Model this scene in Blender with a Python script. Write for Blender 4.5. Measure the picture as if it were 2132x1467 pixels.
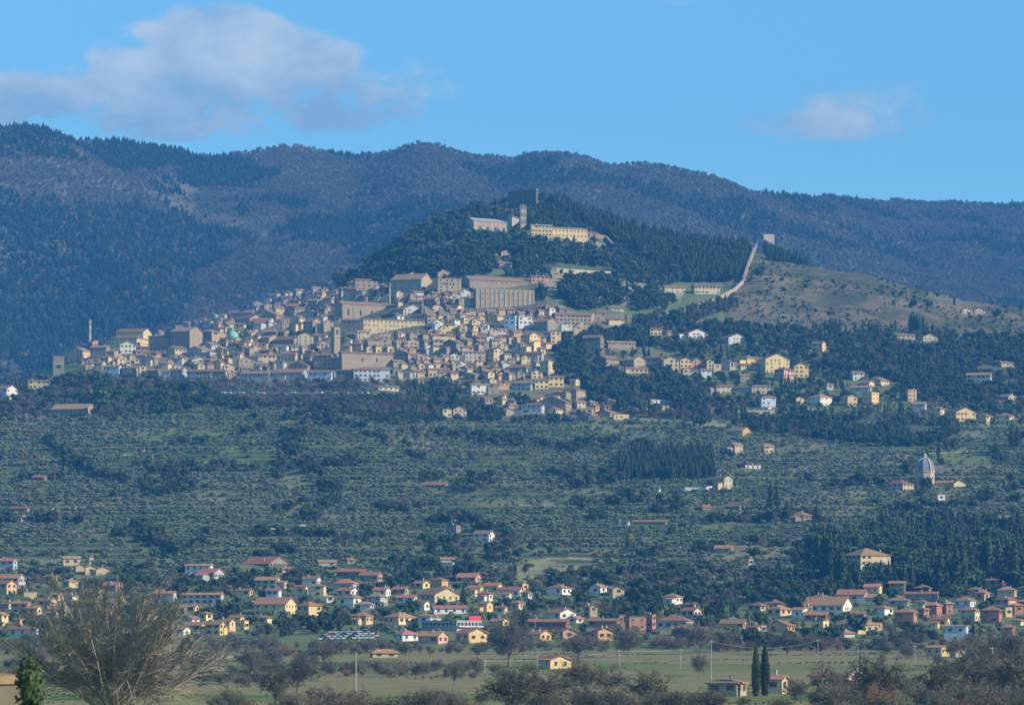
import bpy, math, random
import numpy as np
R=math.radians
rng=np.random.default_rng(7); random.seed(7)
for o in list(bpy.data.objects): bpy.data.objects.remove(o)
sc=bpy.context.scene
# ---------------------------------------------------------------- camera
F=7500.0; HY=1347.0; CX=1066.0; EYE=12.0
cam=bpy.data.cameras.new('camera'); camo=bpy.data.objects.new('camera',cam); sc.collection.objects.link(camo); sc.camera=camo
camo.location=(0,0,EYE); camo.rotation_euler=(R(90),0,0)
cam.sensor_width=36; cam.lens=F/2132*36; cam.shift_y=(HY-733.5)/2132
cam.clip_start=1; cam.clip_end=30000
cam.dof.use_dof=True; cam.dof.focus_distance=2500; cam.dof.aperture_fstop=2.8
# ---------------------------------------------------------------- light
SUN_EL=27.0; SUN_AZ=70.0      # azimuth measured from behind the camera towards the right
sv=(math.sin(R(SUN_AZ))*math.cos(R(SUN_EL)), -math.cos(R(SUN_AZ))*math.cos(R(SUN_EL)), math.sin(R(SUN_EL)))
sun=bpy.data.lights.new('sun','SUN'); sun.energy=5.0; sun.angle=R(0.5); sun.color=(1,0.87,0.66)
suno=bpy.data.objects.new('sun',sun); sc.collection.objects.link(suno)
from mathutils import Vector
suno.rotation_euler=Vector(sv).to_track_quat('Z','Y').to_euler(); suno.location=(800,-300,900)
sc.view_settings.view_transform='Standard'; sc.view_settings.look='None'; sc.view_settings.gamma=1; sc.view_settings.use_curve_mapping=False
sc.view_settings.exposure=0.9
sc.cycles.max_bounces=5; sc.cycles.diffuse_bounces=2; sc.cycles.glossy_bounces=1; sc.cycles.volume_bounces=0; sc.cycles.use_denoising=True
w=bpy.data.worlds.new("World"); sc.world=w; w.use_nodes=True
nt=w.node_tree; nt.nodes.clear(); N=nt.nodes.new; L=nt.links.new
def mathn(op,a,b=None,c=None,clamp=False,tree=None):
    t=tree or nt; n=t.nodes.new('ShaderNodeMath'); n.operation=op; n.use_clamp=clamp
    for i,v in enumerate((a,b,c)):
        if v is None: continue
        if isinstance(v,(int,float)): n.inputs[i].default_value=v
        else: t.links.new(v,n.inputs[i])
    return n.outputs[0]
sky=N('ShaderNodeTexSky'); sky.sky_type='NISHITA'; sky.sun_disc=False; sky.sun_elevation=R(SUN_EL)
sky.sun_rotation=math.atan2(sv[0],sv[1]); sky.altitude=300; sky.air_density=1.0; sky.dust_density=0.15; sky.ozone_density=3.0
tint=N('ShaderNodeMix'); tint.data_type='RGBA'; tint.blend_type='MULTIPLY'; tint.inputs[0].default_value=1
L(sky.outputs[0],tint.inputs[6]); tint.inputs[7].default_value=(0.98,1.54,1.66,1)
tc=N('ShaderNodeTexCoord'); sx=N('ShaderNodeSeparateXYZ'); L(tc.outputs['Generated'],sx.inputs[0])
yy=mathn('MAXIMUM',sx.outputs[1],0.05)
S=mathn('DIVIDE',sx.outputs[0],yy); T=mathn('DIVIDE',sx.outputs[2],yy)
cv=N('ShaderNodeCombineXYZ'); L(S,cv.inputs[0]); L(T,cv.inputs[1])
def noise(scale,detail,rough,off=0.0,stretch=1.0):
    mp=N('ShaderNodeMapping'); L(cv.outputs[0],mp.inputs[0]); mp.inputs[1].default_value=(off,off*1.7,off); mp.inputs[3].default_value=(scale,scale*stretch,scale)
    n=N('ShaderNodeTexNoise'); L(mp.outputs[0],n.inputs[0]); n.inputs['Scale'].default_value=1; n.inputs['Detail'].default_value=detail; n.inputs['Roughness'].default_value=rough
    return n.outputs[0]
n1=noise(20,9,0.6,3.1,1.5); n2=noise(60,9,0.65,8.3,1.4); n3=noise(30,5,0.5,5.5,1.5)
clouds=[ # centre px, radii px, weight
 (455,150,285,105,1.0),(630,200,210,82,0.75),(250,205,290,85,0.85),(-40,230,200,70,0.9),(430,60,150,60,.8),(760,190,120,90,0.45),(400,225,430,62,.7),(100,210,260,60,.6),(800,250,90,60,.3),
 (1800,232,165,62,0.46),(1630,265,200,36,0.4),(1190,5,300,40,0.42),(985,190,90,28,0.34),(890,140,70,60,0.26),(1980,190,120,45,0.26)]
dens=None
for cx,cy,rx,ry,wt in clouds:
    a=mathn('MULTIPLY',mathn('SUBTRACT',S,(cx-CX)/F),F/rx); b=mathn('MULTIPLY',mathn('SUBTRACT',T,(HY-cy)/F),F/ry)
    r2=mathn('ADD',mathn('MULTIPLY',a,a),mathn('MULTIPLY',b,b))
    e=mathn('MULTIPLY',mathn('SUBTRACT',1.0,mathn('MULTIPLY',r2,0.62),clamp=True),wt)
    dens=e if dens is None else mathn('MAXIMUM',dens,e) if wt<0 else mathn('SUBTRACT',mathn('ADD',dens,e),mathn('MULTIPLY',dens,e))
nz=mathn('ADD',mathn('MULTIPLY',mathn('SUBTRACT',n1,0.5),2.0),mathn('MULTIPLY',mathn('SUBTRACT',n2,0.5),1.0))
prod=mathn('MULTIPLY',dens,mathn('ADD',1.0,mathn('MULTIPLY',nz,2.7)))
mr=N('ShaderNodeMapRange'); mr.interpolation_type='SMOOTHSTEP'; L(prod,mr.inputs[0]); mr.inputs[1].default_value=0.2; mr.inputs[2].default_value=0.72; mr.inputs[3].default_value=0; mr.inputs[4].default_value=0.82
# cloud colour: pale on its sunlit top, lilac grey in its thick lower body
cr=N('ShaderNodeMix'); cr.data_type='RGBA'
hgt=mathn('MULTIPLY',mathn('SUBTRACT',T,(HY-190)/F),F/120.0)
cf=mathn('ADD',mathn('ADD',mathn('MULTIPLY',hgt,0.35),0.35),mathn('ADD',mathn('MULTIPLY',mathn('SUBTRACT',n3,0.5),2.6),mathn('MULTIPLY',mathn('SUBTRACT',n2,0.5),1.4)),clamp=True)
L(cf,cr.inputs[0]); CLO=cr.inputs[6]; CLI=cr.inputs[7]
CLO.default_value=(3.2,4.5,6.0,1); CLI.default_value=(6.9,7.4,7.5,1)
cm=N('ShaderNodeMix'); cm.data_type='RGBA'; L(mr.outputs[0],cm.inputs[0]); L(tint.outputs[2],cm.inputs[6]); L(cr.outputs[2],cm.inputs[7])
bg=N('ShaderNodeBackground'); bg.inputs[1].default_value=0.075; L(cm.outputs[2],bg.inputs[0])
wo=N('ShaderNodeOutputWorld'); L(bg.outputs[0],wo.inputs[0])
HAZE_DENS=1.15e-4; HAZE_COL=(0.06,0.26,0.64)
# ---------------------------------------------------------------- materials
M={}
def mat(name,col,rough=0.9,var=0.25,nscale=1.0,rnd=0.15,col2=None,bump=0,spec=0.2,attr=False,trans=0):
    if name in M: return M[name]
    m=bpy.data.materials.new(name); m.use_nodes=True; t=m.node_tree; b=t.nodes['Principled BSDF']
    b.inputs['Roughness'].default_value=rough; b.inputs['Specular IOR Level'].default_value=spec
    g=t.nodes.new('ShaderNodeNewGeometry'); n=t.nodes.new('ShaderNodeTexNoise'); n.inputs['Scale'].default_value=nscale; n.inputs['Detail'].default_value=5; n.inputs['Roughness'].default_value=0.65
    t.links.new(g.outputs['Position'],n.inputs['Vector'])
    mx=t.nodes.new('ShaderNodeMix'); mx.data_type='RGBA'; mx.inputs[6].default_value=(*col,1)
    c2=col2 or tuple(c*(1-var) for c in col); mx.inputs[7].default_value=(*c2,1)
    r=t.nodes.new('ShaderNodeMapRange'); r.inputs[1].default_value=0.35; r.inputs[2].default_value=0.65; t.links.new(n.outputs[0],r.inputs[0]); t.links.new(r.outputs[0],mx.inputs[0])
    oi=t.nodes.new('ShaderNodeObjectInfo'); hs=t.nodes.new('ShaderNodeHueSaturation')
    v=mathn('ADD',mathn('MULTIPLY',oi.outputs['Random'],2*rnd,tree=t),1-rnd,tree=t); t.links.new(v,hs.inputs['Value'])
    hv=mathn('ADD',mathn('MULTIPLY',mathn('FRACT',mathn('MULTIPLY',oi.outputs['Random'],17.3,tree=t),tree=t),rnd*0.16,tree=t),0.5-rnd*0.08,tree=t); t.links.new(hv,hs.inputs['Hue'])
    t.links.new(mx.outputs[2],hs.inputs['Color'])
    if attr:
        va=t.nodes.new('ShaderNodeVertexColor'); va.layer_name='Col'; mm=t.nodes.new('ShaderNodeMix'); mm.data_type='RGBA'; mm.blend_type='MULTIPLY'; mm.inputs[0].default_value=1
        t.links.new(va.outputs[0],mm.inputs[6]); t.links.new(mx.outputs[2],mm.inputs[7]); t.links.new(mm.outputs[2],b.inputs['Base Color'])
    else: t.links.new(hs.outputs[0],b.inputs['Base Color'])
    if bump:
        bp=t.nodes.new('ShaderNodeBump'); bp.inputs['Strength'].default_value=bump; bp.inputs['Distance'].default_value=0.3; t.links.new(n.outputs[0],bp.inputs['Height']); t.links.new(bp.outputs[0],b.inputs['Normal'])
    M[name]=m; return m
WALL={ # base colours of walls
 's':('stone',(0.36,0.285,0.20)),'k':('dark_stone',(0.23,0.20,0.16)),'c':('cream',(0.60,0.46,0.27)),'y':('yellow',(0.68,0.50,0.24)),
 'o':('orange',(0.60,0.35,0.19)),'w':('white',(0.70,0.66,0.59)),'p':('pink',(0.55,0.33,0.25)),'r':('red_brick',(0.40,0.18,0.12)),
 'm':('shade_dark_stone',(0.12,0.105,0.08)),'g':('grey',(0.42,0.41,0.38)),'b':('pale_blue',(0.50,0.56,0.62)),'t':('tan',(0.52,0.42,0.27))}  # 'm' darkens the stone for the fortress front's shade; near house shares it
for k,(n,c) in WALL.items(): mat('wall_'+n,c,0.92,0.28,0.5,0.14)  # 'b' also gives shaded town fronts their blue shade as wall colour
mat('roof_brown',(0.30,0.19,0.12),0.9,0.4,1.2,0.28); mat('roof_red',(0.36,0.185,0.11),0.9,0.35,1.2,0.28); mat('roof_grey',(0.33,0.30,0.28),0.8,0.2,1,0.1)
mat('copper_green',(0.20,0.50,0.40),0.6,0.2,1,0); mat('pane',(0.035,0.04,0.05),0.25,0.2,1,0.1,spec=0.5)
mat('shutter_green',(0.06,0.10,0.06),0.7,0.2,1,0.3); mat('shutter_brown',(0.12,0.07,0.04),0.7,0.2,1,0.3); mat('surround',(0.45,0.42,0.36),0.9,0.1,1,0.1)
mat('lead',(0.20,0.20,0.23),0.7,0.25,2,0); mat('sign_red',(0.65,0.04,0.06),0.5,0.05,1,0); mat('metal',(0.5,0.5,0.5),0.4,0.1,1,0.1); mat('pole',(0.42,0.41,0.39),0.8,0.2,1,0.15)
mat('asphalt',(0.09,0.09,0.09),0.95,0.2,0.5,0); mat('gravel',(0.42,0.36,0.27),0.95,0.25,0.5,0)
mat('glass_white',(0.75,0.77,0.8),0.35,0.1,1,0.05)
# ---------------------------------------------------------------- numpy noise
def vnoise(x,y,seed=0):
    xi=np.floor(x).astype(np.int64); yi=np.floor(y).astype(np.int64); xf=x-xi; yf=y-yi
    def h(a,b):
        n=(a*374761393+b*668265263+seed*1442695041)&0x7fffffff; n=((n^(n>>13))*1274126177)&0x7fffffff; return ((n^(n>>16))&0xffff)/65535.0
    u=xf*xf*(3-2*xf); v=yf*yf*(3-2*yf)
    return (h(xi,yi)*(1-u)+h(xi+1,yi)*u)*(1-v)+(h(xi,yi+1)*(1-u)+h(xi+1,yi+1)*u)*v
def fbm(x,y,o=4,seed=0):
    s=0;a=0.5;t=0
    for i in range(o): s=s+a*vnoise(x*2**i,y*2**i,seed+i*13); t+=a; a*=0.5
    return s/t
# ---------------------------------------------------------------- terrain
US=np.arange(-700,2851,5.0)
YS=np.concatenate([np.arange(-60,600,30.),np.arange(600,1400,10.),np.arange(1400,1900,5.),np.arange(1900,2800,3.5),np.arange(2800,3700,5.),np.arange(3700,4300,20.),np.arange(4300,7401,18.)])
NV=int(np.searchsorted(YS,4000))
def col(pts): x,y=zip(*pts); return np.interp(US,x,y)
crest=col([(-700,860),(-100,835),(0,818),(60,800),(130,752),(200,728),(350,706),(450,688),(520,660),(600,638),(680,600),(740,568),(800,530),(860,490),(920,452),(980,434),(1040,424),(1120,416),(1160,420),(1200,440),(1300,478),(1400,505),(1500,518),(1580,520),(1650,545),(1740,562),(1800,570),(1900,597),(2000,622),(2132,640),(2300,662),(2850,700)])
crestY=col([(-700,2950),(0,3000),(200,3060),(500,3200),(800,3380),(1060,3520),(1400,3470),(1600,3420),(2132,3300),(2850,3200)])
base=col([(-700,885),(0,850),(120,850),(400,838),(460,838),(760,836),(830,850),(900,868),(1300,880),(1600,880),(2132,880),(2850,880)])
ridge=col([(-700,250),(-200,240),(0,262),(90,266),(160,288),(250,300),(350,312),(410,325),(470,318),(590,306),(680,316),(740,328),(800,316),(870,306),(905,304),(960,314),(1030,330),(1062,336),(1085,330),(1120,322),(1165,318),(1220,326),(1270,338),(1340,346),(1450,364),(1520,384),(1560,398),(1640,412),(1700,412),(1800,418),(1930,426),(1985,420),(2060,425),(2132,428),(2850,440)])
ridgeY=col([(-700,5600),(0,5700),(400,6200),(740,6350),(870,6150),(1060,6150),(1160,6050),(1560,6000),(1900,6700),(2850,6500)])
Z=np.zeros((len(YS),len(US)))
def zat(py,Y): return EYE+(HY-py)*Y/F
one=np.ones_like(US)
U2,Y2=np.meshgrid(US,YS); X2=(U2-CX)/F*np.maximum(Y2,600)
for j in range(len(US)):
    ky=[-60,900,1150,1500,1700,1900,2300,2700,crestY[j]]
    kz=[0,0,2.5,zat(1352,1500),zat(1290,1700),zat(1215,1900),zat(1045,2300),zat(base[j],2700),zat(crest[j],crestY[j])]
    zc=kz[-1]
    ky+= [crestY[j]+60, crestY[j]+330,4150, ridgeY[j],ridgeY[j]+300,7500]
    zr=zat(ridge[j],ridgeY[j]); kz+=[zc-6,zc-90,max(zc-120,60),zr,zr-60,zr-260]
    Z[:,j]=np.interp(YS,ky,kz)
# smooth along distance a little
def sm(A,n,ax):
    k=np.ones(n)/n; pad=[(0,0),(0,0)]; pad[ax]=(n//2,n//2)
    return np.apply_along_axis(lambda v:np.convolve(v,k,'valid'),ax,np.pad(A,pad,mode='edge'))
Zs=sm(sm(Z,9,0),5,1)
near=np.exp(-((Y2-crestY[None,:])/50.)**2)+np.exp(-((Y2-ridgeY[None,:])/60.)**2)
Z=Zs*(1-np.clip(near,0,1))+Z*np.clip(near,0,1)
amp=np.clip((Y2-1500)/900,0,1)*3.5
hill=(fbm(X2/90,Y2/90,4,1)-0.5)*2*amp*(Y2<4000)
dz=terr=0
tmask=np.clip((Y2-1750)/150,0,1)*np.clip((2740-Y2)/60,0,1)+np.clip((Y2-3000)/60,0,1)*(U2>1500)*(Y2<3500)
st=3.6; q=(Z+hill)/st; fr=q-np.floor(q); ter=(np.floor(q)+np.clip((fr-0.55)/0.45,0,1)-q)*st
mm=(Y2>4000); mt=np.clip((Y2-4150)/(ridgeY[None,:]-4150),0,1)
gul=(1-np.abs(2*fbm(X2/420+Y2/900,Y2/1500,4,5)-1))*2-1.15
mamp=np.sin(np.pi*np.clip(mt*1.0,0,1))**0.8*34
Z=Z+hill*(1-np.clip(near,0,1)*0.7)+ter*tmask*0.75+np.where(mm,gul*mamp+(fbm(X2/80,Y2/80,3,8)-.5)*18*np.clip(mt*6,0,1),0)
def fidx(Y): return np.interp(Y,YS,np.arange(len(YS)))
def zuy(u,Y):
    u=np.asarray(u,float); fy=np.clip(fidx(Y),0,len(YS)-1.001); fu=np.clip((u-US[0])/5,0,len(US)-1.001)
    i=fy.astype(int); j=fu.astype(int); a=fy-i; b=fu-j
    return (Z[i,j]*(1-b)+Z[i,j+1]*b)*(1-a)+(Z[i+1,j]*(1-b)+Z[i+1,j+1]*b)*a
def zxy(x,Y): return zuy(CX+F*np.asarray(x)/np.maximum(Y,600),Y)
PG=HY-(Z-EYE)/np.maximum(Y2,1)*F        # picture height of every ground vertex
PG[Y2<=60]=9999
PM=np.minimum.accumulate(PG,axis=0)     # running skyline: what is seen is at or above it
def hit(px,py,ymin=300):
    """the distance at which the ground is seen at photo point px,py"""
    c=HY-(zuy(np.full(len(YS),px),YS)-EYE)/np.maximum(YS,1)*F
    ok=(YS>ymin)&(c<=py)
    i=int(np.argmax(ok)) if ok.any() else int(np.argmin(np.where(YS>ymin,c,9e9)))
    if i and ok.any() and c[i-1]>py: t=(c[i-1]-py)/(c[i-1]-c[i]); return float(YS[i-1]+t*(YS[i]-YS[i-1]))
    return float(YS[i])
def at(px,py,ymin=300):
    D=hit(px,py,ymin); x=(px-CX)/F*max(D,600); return x,D,float(zuy(px,D))
def skyl(u,Y):
    fy=np.clip(fidx(Y),0,len(YS)-1).astype(int); fu=np.clip((np.asarray(u)-US[0])/5,0,len(US)-1).astype(int); return PM[np.maximum(fy-1,0),fu]
def inpoly(px,py,poly):
    c=np.zeros(np.shape(px),bool); n=len(poly)
    for i in range(n):
        x1,y1=poly[i]; x2,y2=poly[(i+1)%n]
        k=((y1>py)!=(y2>py)); 
        with np.errstate(divide='ignore',invalid='ignore'): c^=k&(px<(x2-x1)*(py-y1)/((y2-y1) if y2!=y1 else 1e-9)+x1)
    return c
def tag(o,label=None,cat=None,group=None,kind=None):
    if label: o['label']=label
    if cat: o['category']=cat
    if group: o['group']=group
    if kind: o['kind']=kind
    return o
link=sc.collection.objects.link
def mesh(name,V,Fc,mats=(),mi=None,smooth=False):
    me=bpy.data.meshes.new(name); me.from_pydata(V if isinstance(V,list) else V.tolist(),[],Fc if isinstance(Fc,list) else Fc.tolist())
    for m in mats: me.materials.append(m)
    if mi is not None: me.polygons.foreach_set('material_index',np.asarray(mi,np.int32))
    if smooth: me.polygons.foreach_set('use_smooth',np.ones(len(me.polygons),bool))
    me.update(); return me
def ob(name,me,parent=None,loc=None,rz=0):
    o=bpy.data.objects.new(name,me); link(o)
    if parent: o.parent=parent
    if loc is not None: o.location=loc
    if rz: o.rotation_euler=(0,0,rz)
    return o
# polygons of land use, traced over the ground as seen from the valley
P_TOWN=[(130,750),(230,706),(350,694),(460,662),(560,628),(640,610),(700,600),(820,588),(960,585),(1110,615),(1200,655),(1300,655),(1380,670),(1230,690),(1170,720),(1150,740),(1180,790),(1230,820),(1300,860),(1200,868),(1080,868),(920,868),(900,820),(830,800),(600,800),(480,805),(230,790),(190,770)]
P_DRY=[(1530,560),(1600,545),(1760,560),(1900,590),(2132,635),(2300,650),(2300,700),(2132,705),(1960,690),(1700,690),(1640,690),(1500,650),(1530,600)]
P_CYP=[(1140,425),(1230,430),(1400,480),(1574,486),(1543,560),(1528,585),(1440,590),(1380,560),(1310,520),(1230,480)]
P_CYP2=[(1610,500),(1660,505),(1760,548),(1700,556),(1600,545),(1590,520)]
P_PARK=[(740,560),(800,500),(860,465),(930,440),(975,470),(1010,490),(1120,500),(1220,510),(1290,520),(1420,585),(1380,600),(1200,560),(1000,560),(900,570),(800,565)]
P_TOP=[(1060,405),(1200,430),(1230,480),(1230,520),(1290,520),(1280,490),(1130,480),(980,480),(860,480),(960,430)]
P_MIDW=[(1150,740),(1180,700),(1250,690),(1340,690),(1350,720),(1250,745),(1380,760),(1420,800),(1470,820),(1480,880),(1330,870),(1240,840),(1180,800)]
P_RIGW=[(1340,660),(1640,690),(1960,700),(2300,720),(2300,870),(2132,860),(1900,820),(1860,790),(1700,760),(1660,740),(1560,735),(1400,735),(1300,700)]
P_LEFW=[(-200,830),(60,800),(210,790),(460,800),(430,850),(380,860),(240,870),(0,880),(-200,880)]
P_BANK=[(440,822),(760,818),(830,850),(900,862),(930,880),(820,890),(740,870),(640,850),(560,845),(460,838)]
P_UNDER=[(820,800),(960,800),(1000,830),(1100,840),(1120,880),(940,880),(860,870)]
P_GROVE=[(1290,965),(1330,945),(1480,950),(1490,1000),(1290,1000)]
P_WOODR=[(1700,1120),(1760,1140),(1860,1100),(2000,1100),(2150,1110),(2300,1110),(2300,1250),(2132,1240),(1960,1240),(1850,1230),(1700,1210)]
P_WOOD2=[(1480,860),(1700,870),(1760,900),(1960,880),(2000,900),(1950,930),(1780,925),(1560,900)]
P_MEAD=[(1950,1090),(2132,1070),(2300,1070),(2300,1115),(2132,1118),(1960,1118)]
P_TAN=[(1060,1190),(1110,1165),(1230,1150),(1240,1200),(1090,1215)]
P_LAWN=[(1310,848),(1500,852),(1560,880),(1500,890),(1320,872)]
P_VR=[(1230,735),(1500,735),(1900,740),(2132,830),(2132,885),(1700,880),(1560,880),(1500,850),(1330,850),(1200,800)]
P_CLEAR=[(300,395),(420,400),(560,450),(680,520),(560,520),(400,460)]
P_GAR=[(1130,560),(1300,575),(1420,600),(1420,630),(1240,640),(1120,600)]
P_CON=[(-200,250),(0,255),(150,285),(340,305),(470,330),(560,370),(560,400),(440,395),(300,350),(100,325),(-200,330)]
P_CON2=[(-200,420),(80,410),(300,430),(420,470),(480,520),(420,600),(340,700),(120,745),(-200,800)]
P_CON3=[(420,465),(540,470),(600,500),(560,520),(440,505)]
# ---- ground colours: what grows or lies there
Cg=np.zeros((len(YS),len(US),3))
nA=fbm(X2/60,Y2/60,4,21)[...,None]; nB=fbm(X2/18,Y2/30,3,31)[...,None]; nC=fbm(X2/220,Y2/220,3,41)[...,None]
def mixc(a,b,t): return np.array(a)*(1-t)+np.array(b)*t
s5=lambda n,a=0.4,b=0.6: np.clip((n-a)/(b-a),0,1)
Cg[:]=mixc((0.108,0.158,0.05),(0.17,0.17,0.078),s5(nA,.42,.66)*0.7+s5(nB)*0.3)          # olive slope grass
pl=(Y2<1500); yb=Y2[...,None]+ (nC-.5)*160+X2[...,None]*0.05
band=np.where(yb<700,0.25,np.where(yb<820,.75,np.where(yb<930,0.1,np.where(yb<1080,.85,np.where(yb<1230,0.7,np.where(yb<1330,0.1,0.8))))))
Cg=np.where(pl[...,None],mixc((0.12,0.155,0.035),(0.225,0.185,0.085),np.clip(band+(nB-.5)*0.7+(fbm(X2/150,Y2/5,3,51)[...,None]-.5)*.9,0,1)),Cg)
def paint(poly,c1,c2,n):
    global Cg
    m=inpoly(U2+(nB[...,0]-.5)*14,PG+(nB[...,0]-.5)*8,poly)&(Y2>1300)&(Y2<4000)
    Cg=np.where(m[...,None],mixc(c1,c2,s5(n)),Cg)
paint(P_TOWN,(0.20,0.175,0.13),(0.12,0.115,0.08),nA)
paint(P_DRY,(0.175,0.13,0.08),(0.085,0.09,0.045),nB*.75+nA*.25)
paint(P_MEAD,(0.28,0.27,0.12),(0.18,0.22,0.09),nA)
paint(P_TAN,(0.33,0.28,0.15),(0.22,0.22,0.10),nB)
paint([(960,792),(1180,792),(1240,830),(1320,870),(940,870)],(0.12,0.13,0.06),(0.20,0.18,0.11),nA)
paint([(436,792),(850,792),(850,824),(436,826)],(0.13,0.12,0.105),(0.10,0.10,0.08),nA)
P_TERR=[(1226,484),(1262,488),(1292,524),(1228,528)]; P_TER2=[(846,470),(950,440),(972,456),(880,482)]; P_TER3=[(1130,548),(1280,560),(1290,578),(1130,566)]
for p in (P_TERR,P_TER2,P_TER3): paint(p,(0.30,0.25,0.16),(0.17,0.18,0.09),nA)
paint(P_LAWN,(0.17,0.24,0.07),(0.24,0.25,0.11),nA)
paint(P_GAR,(0.26,0.27,0.13),(0.33,0.28,0.18),nA)
for p in (P_CYP,P_CYP2,P_PARK,P_TOP,P_MIDW,P_RIGW,P_LEFW,P_BANK,P_UNDER,P_GROVE,P_WOODR,P_WOOD2): paint(p,(0.09,0.11,0.05),(0.13,0.12,0.07),nA)
paint([(1120,400),(1160,405),(1150,428),(1118,428)],(0.15,0.30,0.05),(0.2,0.3,0.08),nA)
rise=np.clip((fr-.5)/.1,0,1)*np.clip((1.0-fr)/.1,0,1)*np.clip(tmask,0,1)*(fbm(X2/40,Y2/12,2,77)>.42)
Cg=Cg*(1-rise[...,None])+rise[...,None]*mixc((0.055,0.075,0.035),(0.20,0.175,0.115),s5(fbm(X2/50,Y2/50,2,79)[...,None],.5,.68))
mtn=Y2>=3900
Cg=np.where(mtn[...,None],mixc((0.13,0.12,0.09),(0.065,0.075,0.05),s5(nA)),Cg)
def grid_obj(name,i0,i1,m):
    n=i1-i0; V=np.stack([X2[i0:i1],Y2[i0:i1],Z[i0:i1]],-1).reshape(-1,3)
    W=len(US); a=(np.arange(n-1)[:,None]*W+np.arange(W-1)[None,:]).ravel()
    Fq=np.stack([a,a+1,a+W+1,a+W],-1)
    me=bpy.data.meshes.new(name); me.vertices.add(len(V)); me.vertices.foreach_set('co',V.ravel())
    me.loops.add(Fq.size); me.loops.foreach_set('vertex_index',Fq.ravel().astype(np.int32)); me.polygons.add(len(Fq)); me.polygons.foreach_set('loop_start',np.arange(0,Fq.size,4,dtype=np.int32)); me.polygons.foreach_set('use_smooth',np.ones(len(Fq),bool))
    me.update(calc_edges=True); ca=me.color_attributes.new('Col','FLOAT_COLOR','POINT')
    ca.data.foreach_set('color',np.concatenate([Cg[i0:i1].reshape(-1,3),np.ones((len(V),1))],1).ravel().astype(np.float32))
    me.materials.append(m); return tag(ob(name,me),kind='structure')
mg=mat('ground_mat',(1.12,1.12,1.12),0.95,0.0,0.35,0,col2=(0.72,0.74,0.70),attr=True,spec=0.1)
grid_obj('ground',0,NV+1,mg); grid_obj('mountain',NV,len(YS),mg)
# ---------------------------------------------------------------- buildings
def addbox(V,Fc,x0,x1,y0,y1,z0,z1):
    b=len(V); V+=[(x0,y0,z0),(x1,y0,z0),(x1,y1,z0),(x0,y1,z0),(x0,y0,z1),(x1,y0,z1),(x1,y1,z1),(x0,y1,z1)]
    Fc+=[(b,b+3,b+2,b+1),(b+4,b+5,b+6,b+7),(b,b+1,b+5,b+4),(b+1,b+2,b+6,b+5),(b+2,b+3,b+7,b+6),(b+3,b,b+4,b+7)]
def boxmesh(name,m,*boxes):
    V=[];Fc=[]
    for b in boxes: addbox(V,Fc,*b)
    return mesh(name,V,Fc,[m])
# shared window meshes: a pane recessed in its surround, with or without open shutters, 1 m wide and 1 m high, facing -y
def win_mesh(kind):
    V=[];Fc=[];mi=[]
    def q(x0,x1,y0,y1,z0,z1,k):
        n=len(Fc); addbox(V,Fc,x0,x1,y0,y1,z0,z1); mi.extend([k]*(len(Fc)-n))
    q(-.5,.5,-.06,.05,-.5,.5,0)
    if kind==0: q(-.6,.6,-.12,.04,.5,.62,1); q(-.62,.62,-.18,.04,-.62,-.5,1); q(-.62,-.5,-.12,.04,-.5,.5,1); q(.5,.62,-.12,.04,-.5,.5,1)
    else: q(-1.0,-.52,-.14,.04,-.5,.5,1); q(.52,1.0,-.14,.04,-.5,.5,1); q(-.6,.6,-.18,.04,-.62,-.5,2)
    ms=[M['pane'],M['surround']] if kind==0 else [M['pane'],M['shutter_green' if kind==1 else 'shutter_brown'],M['surround']]
    return mesh('window_unit',V,Fc,ms,mi)
WIN=[win_mesh(k) for k in range(3)]
CHIM=boxmesh('chimney_unit',M['surround'],(-.35,.35,-.35,.35,-.6,1.1),(-.45,.45,-.45,.45,1.1,1.3))
HOUSES=[]; NWIN=0
def roofmesh(name,w,d,h,kind,ov,m,pitch):
    """gable ridge along x ('x') or y ('y'), hip ('h'), mono pitch ('s') or flat ('f'); a slab with thick eaves"""
    t=.28; a=w/2+ov; b=d/2+ov; rise=pitch*(d/2 if kind=='x' else w/2 if kind=='y' else min(w,d)/2); e=h-pitch*ov
    if kind=='f':
        return boxmesh(name,m,(-a,a,-b,b,h,h+.35)),0.35
    def shell(top,faces):
        V=top+[(x,y,z-t) for x,y,z in top]; n=len(top); Fc=[f for f in faces]+[tuple(i+n for i in reversed(f)) for f in faces]
        ed={}
        for f in faces:
            for i in range(len(f)):
                k=(f[i],f[(i+1)%len(f)]); ed[k]=1
        for (p,q) in ed:
            if (q,p) not in ed: Fc.append((q,p,p+n,q+n))
        return mesh(name,V,Fc,[m])
    if kind=='x': top=[(-a,-b,e),(a,-b,e),(a,0,h+rise),(-a,0,h+rise),(a,b,e),(-a,b,e)]; return shell(top,[(0,1,2,3),(3,2,4,5)]),rise
    if kind=='y': top=[(-a,-b,e),(0,-b,h+rise),(0,b,h+rise),(-a,b,e),(a,-b,e),(a,b,e)]; return shell(top,[(0,1,2,3),(1,4,5,2)]),rise
    if kind=='s': top=[(-a,-b,e),(a,-b,e),(a,b,h+pitch*d*.8),(-a,b,h+pitch*d*.8)]; return shell(top,[(0,1,2,3)]),pitch*d*.8
    if w>=d: k=a-b; top=[(-a,-b,e),(a,-b,e),(a,b,e),(-a,b,e),(-k,0,h+rise),(k,0,h+rise)]; return shell(top,[(0,1,5,4),(1,2,5),(2,3,4,5),(3,0,4)]),rise
    k=b-a; top=[(-a,-b,e),(a,-b,e),(a,b,e),(-a,b,e),(0,-k,h+rise),(0,k,h+rise)]; return shell(top,[(0,1,4),(1,2,5,4),(2,3,5),(3,0,4,5)]),rise
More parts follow.
